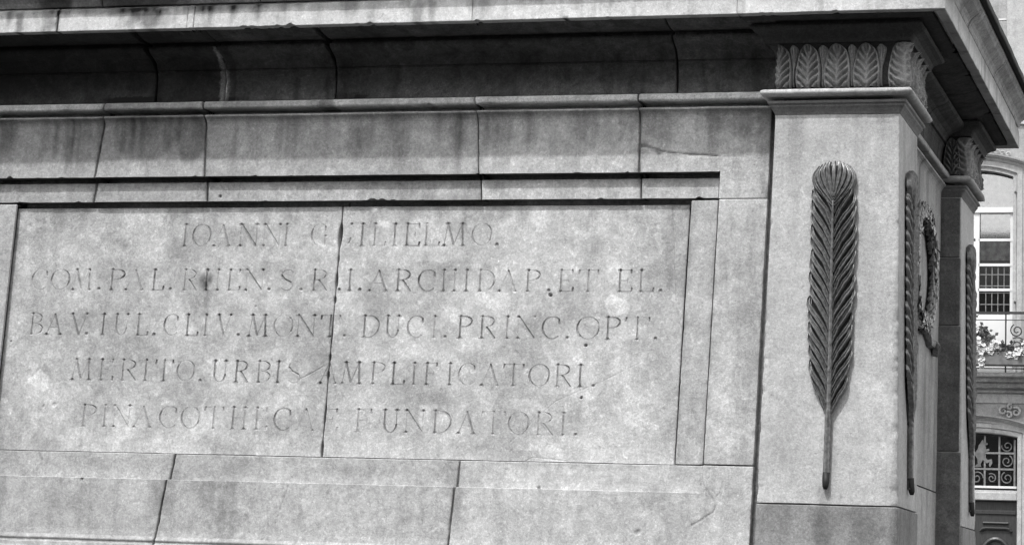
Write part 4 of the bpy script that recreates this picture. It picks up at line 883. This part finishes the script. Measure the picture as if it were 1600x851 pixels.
for cx, cz, r0, fl in ((AX + .60, 5.70, .09, 1), (AX + .87, 5.68, .10, -1), (AX + .74, 5.78, .06, 1), (AX + .72, 5.62, .07, -1), (AX - .60, 5.70, .09, -1), (AX - .87, 5.68, .10, 1), (AX - .74, 5.78, .06, -1)):
    m = MB(); m.tube([(x, YB - .05 - .03 * math.sin(i * .3), z) for i, (x, z, _) in enumerate(spiral(cx, cz, r0, 1.3, fl, 1.0, 16))], [.030 - .0009 * i for i in range(17)], 6)
    m.build('carved_scroll', M_TRIM, HS)
hb(-DX, DX, 3.88, 4.045, -.02, .2, 'door_transom', M_TRIM, b=.015)
hb(-DX, DX, 4.045, 4.09, .05, .2, 'transom_fillet', M_TRIM)
# fanlight grille
fl_ = hb(-DX + .02, DX - .02, 4.13, 4.175, .06, .12, 'fanlight_grille', M_WHITE)
for x in (-.83, -.52, -.215, .215, .515, .83):
    hb(x - .019, x + .019, 4.175, 5.12 if abs(x) > .6 else 5.19, .075, .105, 'grille_bar', M_IRONP, fl_)
for z in (4.844, 4.518): hb(-.83, .83, z - .019, z + .019, .07, .10, 'grille_bar', M_IRONP, fl_)
for cx, cz, r0, flp, stt in ((.68, 4.99, .12, 1, 3.0), (.67, 4.68, .13, -1, 2), (.68, 4.34, .13, 1, 2), (-.68, 4.99, .12, -1, 3.0), (-.67, 4.68, .13, 1, 2), (-.68, 4.34, .13, -1, 2), (.36, 4.33, .10, -1, 1), (.05, 4.33, .14, 1, 0), (-.36, 4.33, .10, 1, 1)):
    m = MB(); m.tube([(AX + x, YB + .085, z) for x, z, _ in spiral(cx, cz, r0, 1.4, flp, stt)], .013, 6); m.build('grille_scroll', M_BOX, fl_)
lion = [(.02, 4.56), (.10, 4.62), (.09, 4.72), (.03, 4.80), (-.06, 4.83), (-.05, 4.87), (.05, 4.86), (.10, 4.92), (.12, 5.00), (.17, 5.06), (.21, 5.12), (.25, 5.06), (.32, 5.05), (.33, 5.01), (.26, 5.00), (.27, 4.92), (.36, 4.93), (.37, 4.89), (.27, 4.86), (.25, 4.78), (.33, 4.70), (.42, 4.72), (.44, 4.64), (.38, 4.55), (.36, 4.60), (.37, 4.66), (.31, 4.63), (.22, 4.70), (.17, 4.62), (.18, 4.56), (.10, 4.55)]
MB().prism([(AX + x * .9 - .02, z) for x, z in lion][::-1][::-1], YB + .06, YB + .08).build('lion_emblem', M_BOX, fl_)
hb(-DX, DX, 4.09, 5.26, .20, .205, 'fanlight_pane', M_GLASS)
# double door with carved panels
for sx in (-1, 1):
    x0, x1 = sorted((sx * .012, sx * (DX - .005)))
    dl = hb(x0, x1, .05, 3.88, .10, .16, 'door_leaf', M_WOOD, b=.004)
    xc = (x0 + x1) / 2
    hb(x0 + .02, x1 - .02, 3.60, 3.68, .07, .11, 'door_rail', M_WOOD, dl, .01)
    MB().band([(AX + xc - .26, 3.40), (AX + xc + .26, 3.40)], [(0, YB + .1), (0, YB + .07), (.025, YB + .05), (.05, YB + .07), (.05, YB + .1)]).build('carved_moulding', M_WOOD, dl)
    MB().band([(AX + xc - .31, 3.25), (AX + xc - .27, 3.295), (AX + xc - .2, 3.31), (AX + xc + .2, 3.31), (AX + xc + .27, 3.295), (AX + xc + .31, 3.25)], [(-.02, YB + .1), (-.02, YB + .06), (.01, YB + .035), (.035, YB + .06), (.04, YB + .1)]).build('carved_moulding', M_WOOD, dl)
    ov = [(AX + xc + .27 * math.cos(a), 2.72 + .37 * math.sin(a)) for a in np.linspace(math.pi * 1.5, -math.pi * .5, 37)]
    MB().band(ov, [(-.03, YB + .1), (-.02, YB + .06), (.015, YB + .04), (.05, YB + .06), (.06, YB + .1)]).build('oval_panel', M_WOOD, dl)
    hb(xc - .30, xc + .30, .6, 2.1, .075, .11, 'lower_panel', M_WOOD, dl, .02)
hb(-1.3, 1.3, 0, .15, -.6, .0, 'door_step', M_TRIM, b=.02)

# the bays to either side of the door axis (outside the picture, seen only from further along the square)
for bx in (-4.3, 4.3):
    for z0, z1 in ((1.3, 4.4), (7.2, 10.5)):
        x0, x1 = bx - .72, bx + .72
        sr = MB().band([(AX + x0, z0), (AX + x0, z1)] + segarch(AX + x0, AX + x1, z1, .12)[1:-1] + [(AX + x1, z1), (AX + x1, z0)], [(0, YB + .01), (0, YB - .05), (.09, YB - .05), (.1, YB - .08), (.2, YB - .08), (.21, YB + .01)]).build('window_surround', M_TRIM, HS)
        wd_ = hb(x0, x1, z0, z1 + .05, -.008, .01, 'window', M_WHITE)
        for c in range(2):
            for q in range(4):
                px = x0 + .06 + c * .69; pz = z0 + .06 + q * (z1 - z0) / 4; hb(px, px + .63, pz, pz + (z1 - z0) / 4 - .08, -.012, -.006, 'pane', M_ROOM, wd_)
        hb(x0 - .2, x1 + .2, z0 - .14, z0, -.14, .01, 'window_sill', M_TRIM, wd_)

# ------------------------------------------------------------------ planter and flowers on the balcony
pl = empty('planter', (AX, YB - .78, 6.556), 'long grey flower box hanging on the balcony railing', 'planter')
MB().box(AX - 1.65, AX + 1.65, YB - .86, YB - .63, 6.556, 6.835, .015).build('box', M_BOX, pl)
MB().box(AX - 1.62, AX + 1.62, YB - .84, YB - .65, 6.80, 6.838).build('soil', M_ROOM, pl)
def petal_cluster(m, c, R, n, r, size=.055):
    for _ in range(n):
        p = Vector((r.gauss(0, 1), r.gauss(0, 1), r.gauss(0, 1))).normalized() * R * r.uniform(.55, 1); p.y = -abs(p.y) * .8; q = Vector(c) + p
        nn = (p.normalized() + Vector((0, -.8, .3))).normalized(); a = nn.cross(Vector((0, 0, 1))).normalized(); b = nn.cross(a)
        k0 = r.uniform(0, 1); V = [q + nn * -.015]; F = []; s = size * r.uniform(.75, 1.25)
        for k in range(10):
            th = 2 * math.pi * (k / 10) + k0; rad = s * (1.0 if k % 2 else .72); V.append(q + a * rad * math.cos(th) + b * rad * math.sin(th) + nn * .012)
        for k in range(10): F.append((0, 1 + k, 1 + (k + 1) % 10))
        m.add(V, F)
def leaf_cluster(m, c, R, n, r):
    for _ in range(n):
        q = Vector(c) + Vector((r.gauss(0, .55) * R[0], r.gauss(0, .5) * .08, r.gauss(0, .5) * R[1])); d = Vector((r.gauss(0, 1), -abs(r.gauss(0, .7)), r.gauss(0, .8))).normalized(); s = d.cross(Vector((0, 1, .2))).normalized(); L = r.uniform(.06, .12); u = s.cross(d)
        m.add([q, q + d * L * .5 + s * L * .35 + u * .01, q + d * L, q + d * L * .5 - s * L * .35 + u * .01], [(0, 1, 2, 3)])
PL = [(-.10, [(-.02, 7.30, .17, 34), (-.18, 7.05, .14, 22)], [(.0, 6.95, .16, .20), (.22, 7.15, .10, .16)], 'white flowering plant standing tallest in the flower box next to the pedestal'),
      (.24, [(.12, 6.98, .14, 24), (.24, 6.86, .12, 20), (.25, 6.66, .055, 10), (.25, 6.58, .04, 6)], [(.22, 7.02, .16, .10), (.36, 7.0, .1, .12)], 'white flowering plant with one bloom trailing down over the flower box'),
      (.58, [(.50, 6.99, .09, 12), (.44, 6.87, .08, 10)], [(.60, 6.88, .20, .10)], 'small white flowering plant with dark leaves in the flower box below the iron scroll'),
      (.95, [(1.0, 6.80, .10, 10), (.82, 6.75, .07, 7), (1.15, 6.95, .09, 10)], [(.92, 6.85, .2, .10), (1.2, 6.9, .15, .12)], 'low dark-leaved plant with few white blooms at the right of the flower box'),
      (-.8, [(-.8, 7.05, .14, 22), (-.6, 6.9, .12, 14)], [(-.75, 6.92, .2, .14)], 'white flowering plant in the hidden left half of the flower box')]
for k, (x, fls, lvs, lab) in enumerate(PL):
    r = random.Random(40 + k); e = empty('flowering_plant', (AX + x, YB - .75, 6.83), lab, 'plant', 'flowers in the balcony box')
    m = MB(); y = YB - .78
    for cx, cz, R, n in fls: petal_cluster(m, (AX + cx, y - .06, cz), R * 1.15, int(n * 1.5), r)
    m.build('blossoms', M_PETAL, e)
    m = MB()
    for cx, cz, a, b in lvs: leaf_cluster(m, (AX + cx, y, cz), (a * 1.2, b * 1.2), 150, r)
    m.build('foliage', M_LEAF, e)
    m = MB()
    for q in range(4): m.tube([(AX + x + r.uniform(-.1, .1), YB - .75, 6.80), (AX + x + r.uniform(-.15, .15), YB - .77, 7.0 + r.uniform(-.1, .1))], .008, 5)
    m.build('stems', M_LEAF, e)

# ------------------------------------------------------------------ houses closing the square behind the photographer: they shut out the low sky
def square_house(x0, x1, yf, h, ang, lab, storeys=4):
    wd = x1 - x0; e = empty('square_house', (0, 0, 0), lab, 'building', 'houses closing the square')
    c = math.cos(ang); sn = math.sin(ang)
    m = MB().box(x0, x1, yf, yf + 9, 0, h); m.build('wall', M_HOUSE, e)
    MB().add([(x0 - .3, yf - .4, h), (x1 + .3, yf - .4, h), (x1 + .3, yf + 9.4, h), (x0 - .3, yf + 9.4, h), (x0 + 1.5, yf + 4.5, h + 3.5), (x1 - 1.5, yf + 4.5, h + 3.5)], [(0, 1, 5, 4), (1, 2, 5), (2, 3, 4, 5), (3, 0, 4), (3, 2, 1, 0)]).build('roof', M_ROOF, e)
    n = int(wd / 2.6)
    for f in range(storeys):
        for k in range(n):
            x = x0 + wd * (k + .5) / n; z = 1.2 + f * (h - 1) / storeys
            wdw = MB().box(x - .62, x + .62, yf - .03, yf + .02, z, z + 2.1).build('window', M_HOUSE, e)
            MB().box(x - .54, x - .04, yf - .045, yf - .028, z + .1, z + 2.0).build('pane', M_ROOM, wdw); MB().box(x + .04, x + .54, yf - .045, yf - .028, z + .1, z + 2.0).build('pane', M_ROOM, wdw)
    e.rotation_euler = (0, 0, ang); return e
# built facing -Y about the origin, then turned to face the pedestal from the south and from the west
for x0, x1, h, lab in ((-38, -24, 15, 'dark rendered house at the right-hand end of the row facing the inscription'), (-24, -9, 17, 'tall dark rendered house second from the right facing the inscription'), (-9, 5, 15.5, 'dark rendered house in the middle of the row facing the inscription'), (5, 20, 17.5, 'tallest dark rendered house left of the middle of the row facing the inscription'), (20, 34, 15, 'dark rendered house at the left-hand end of the row facing the inscription')):
    square_house(x0, x1, 30, h, math.pi, lab)
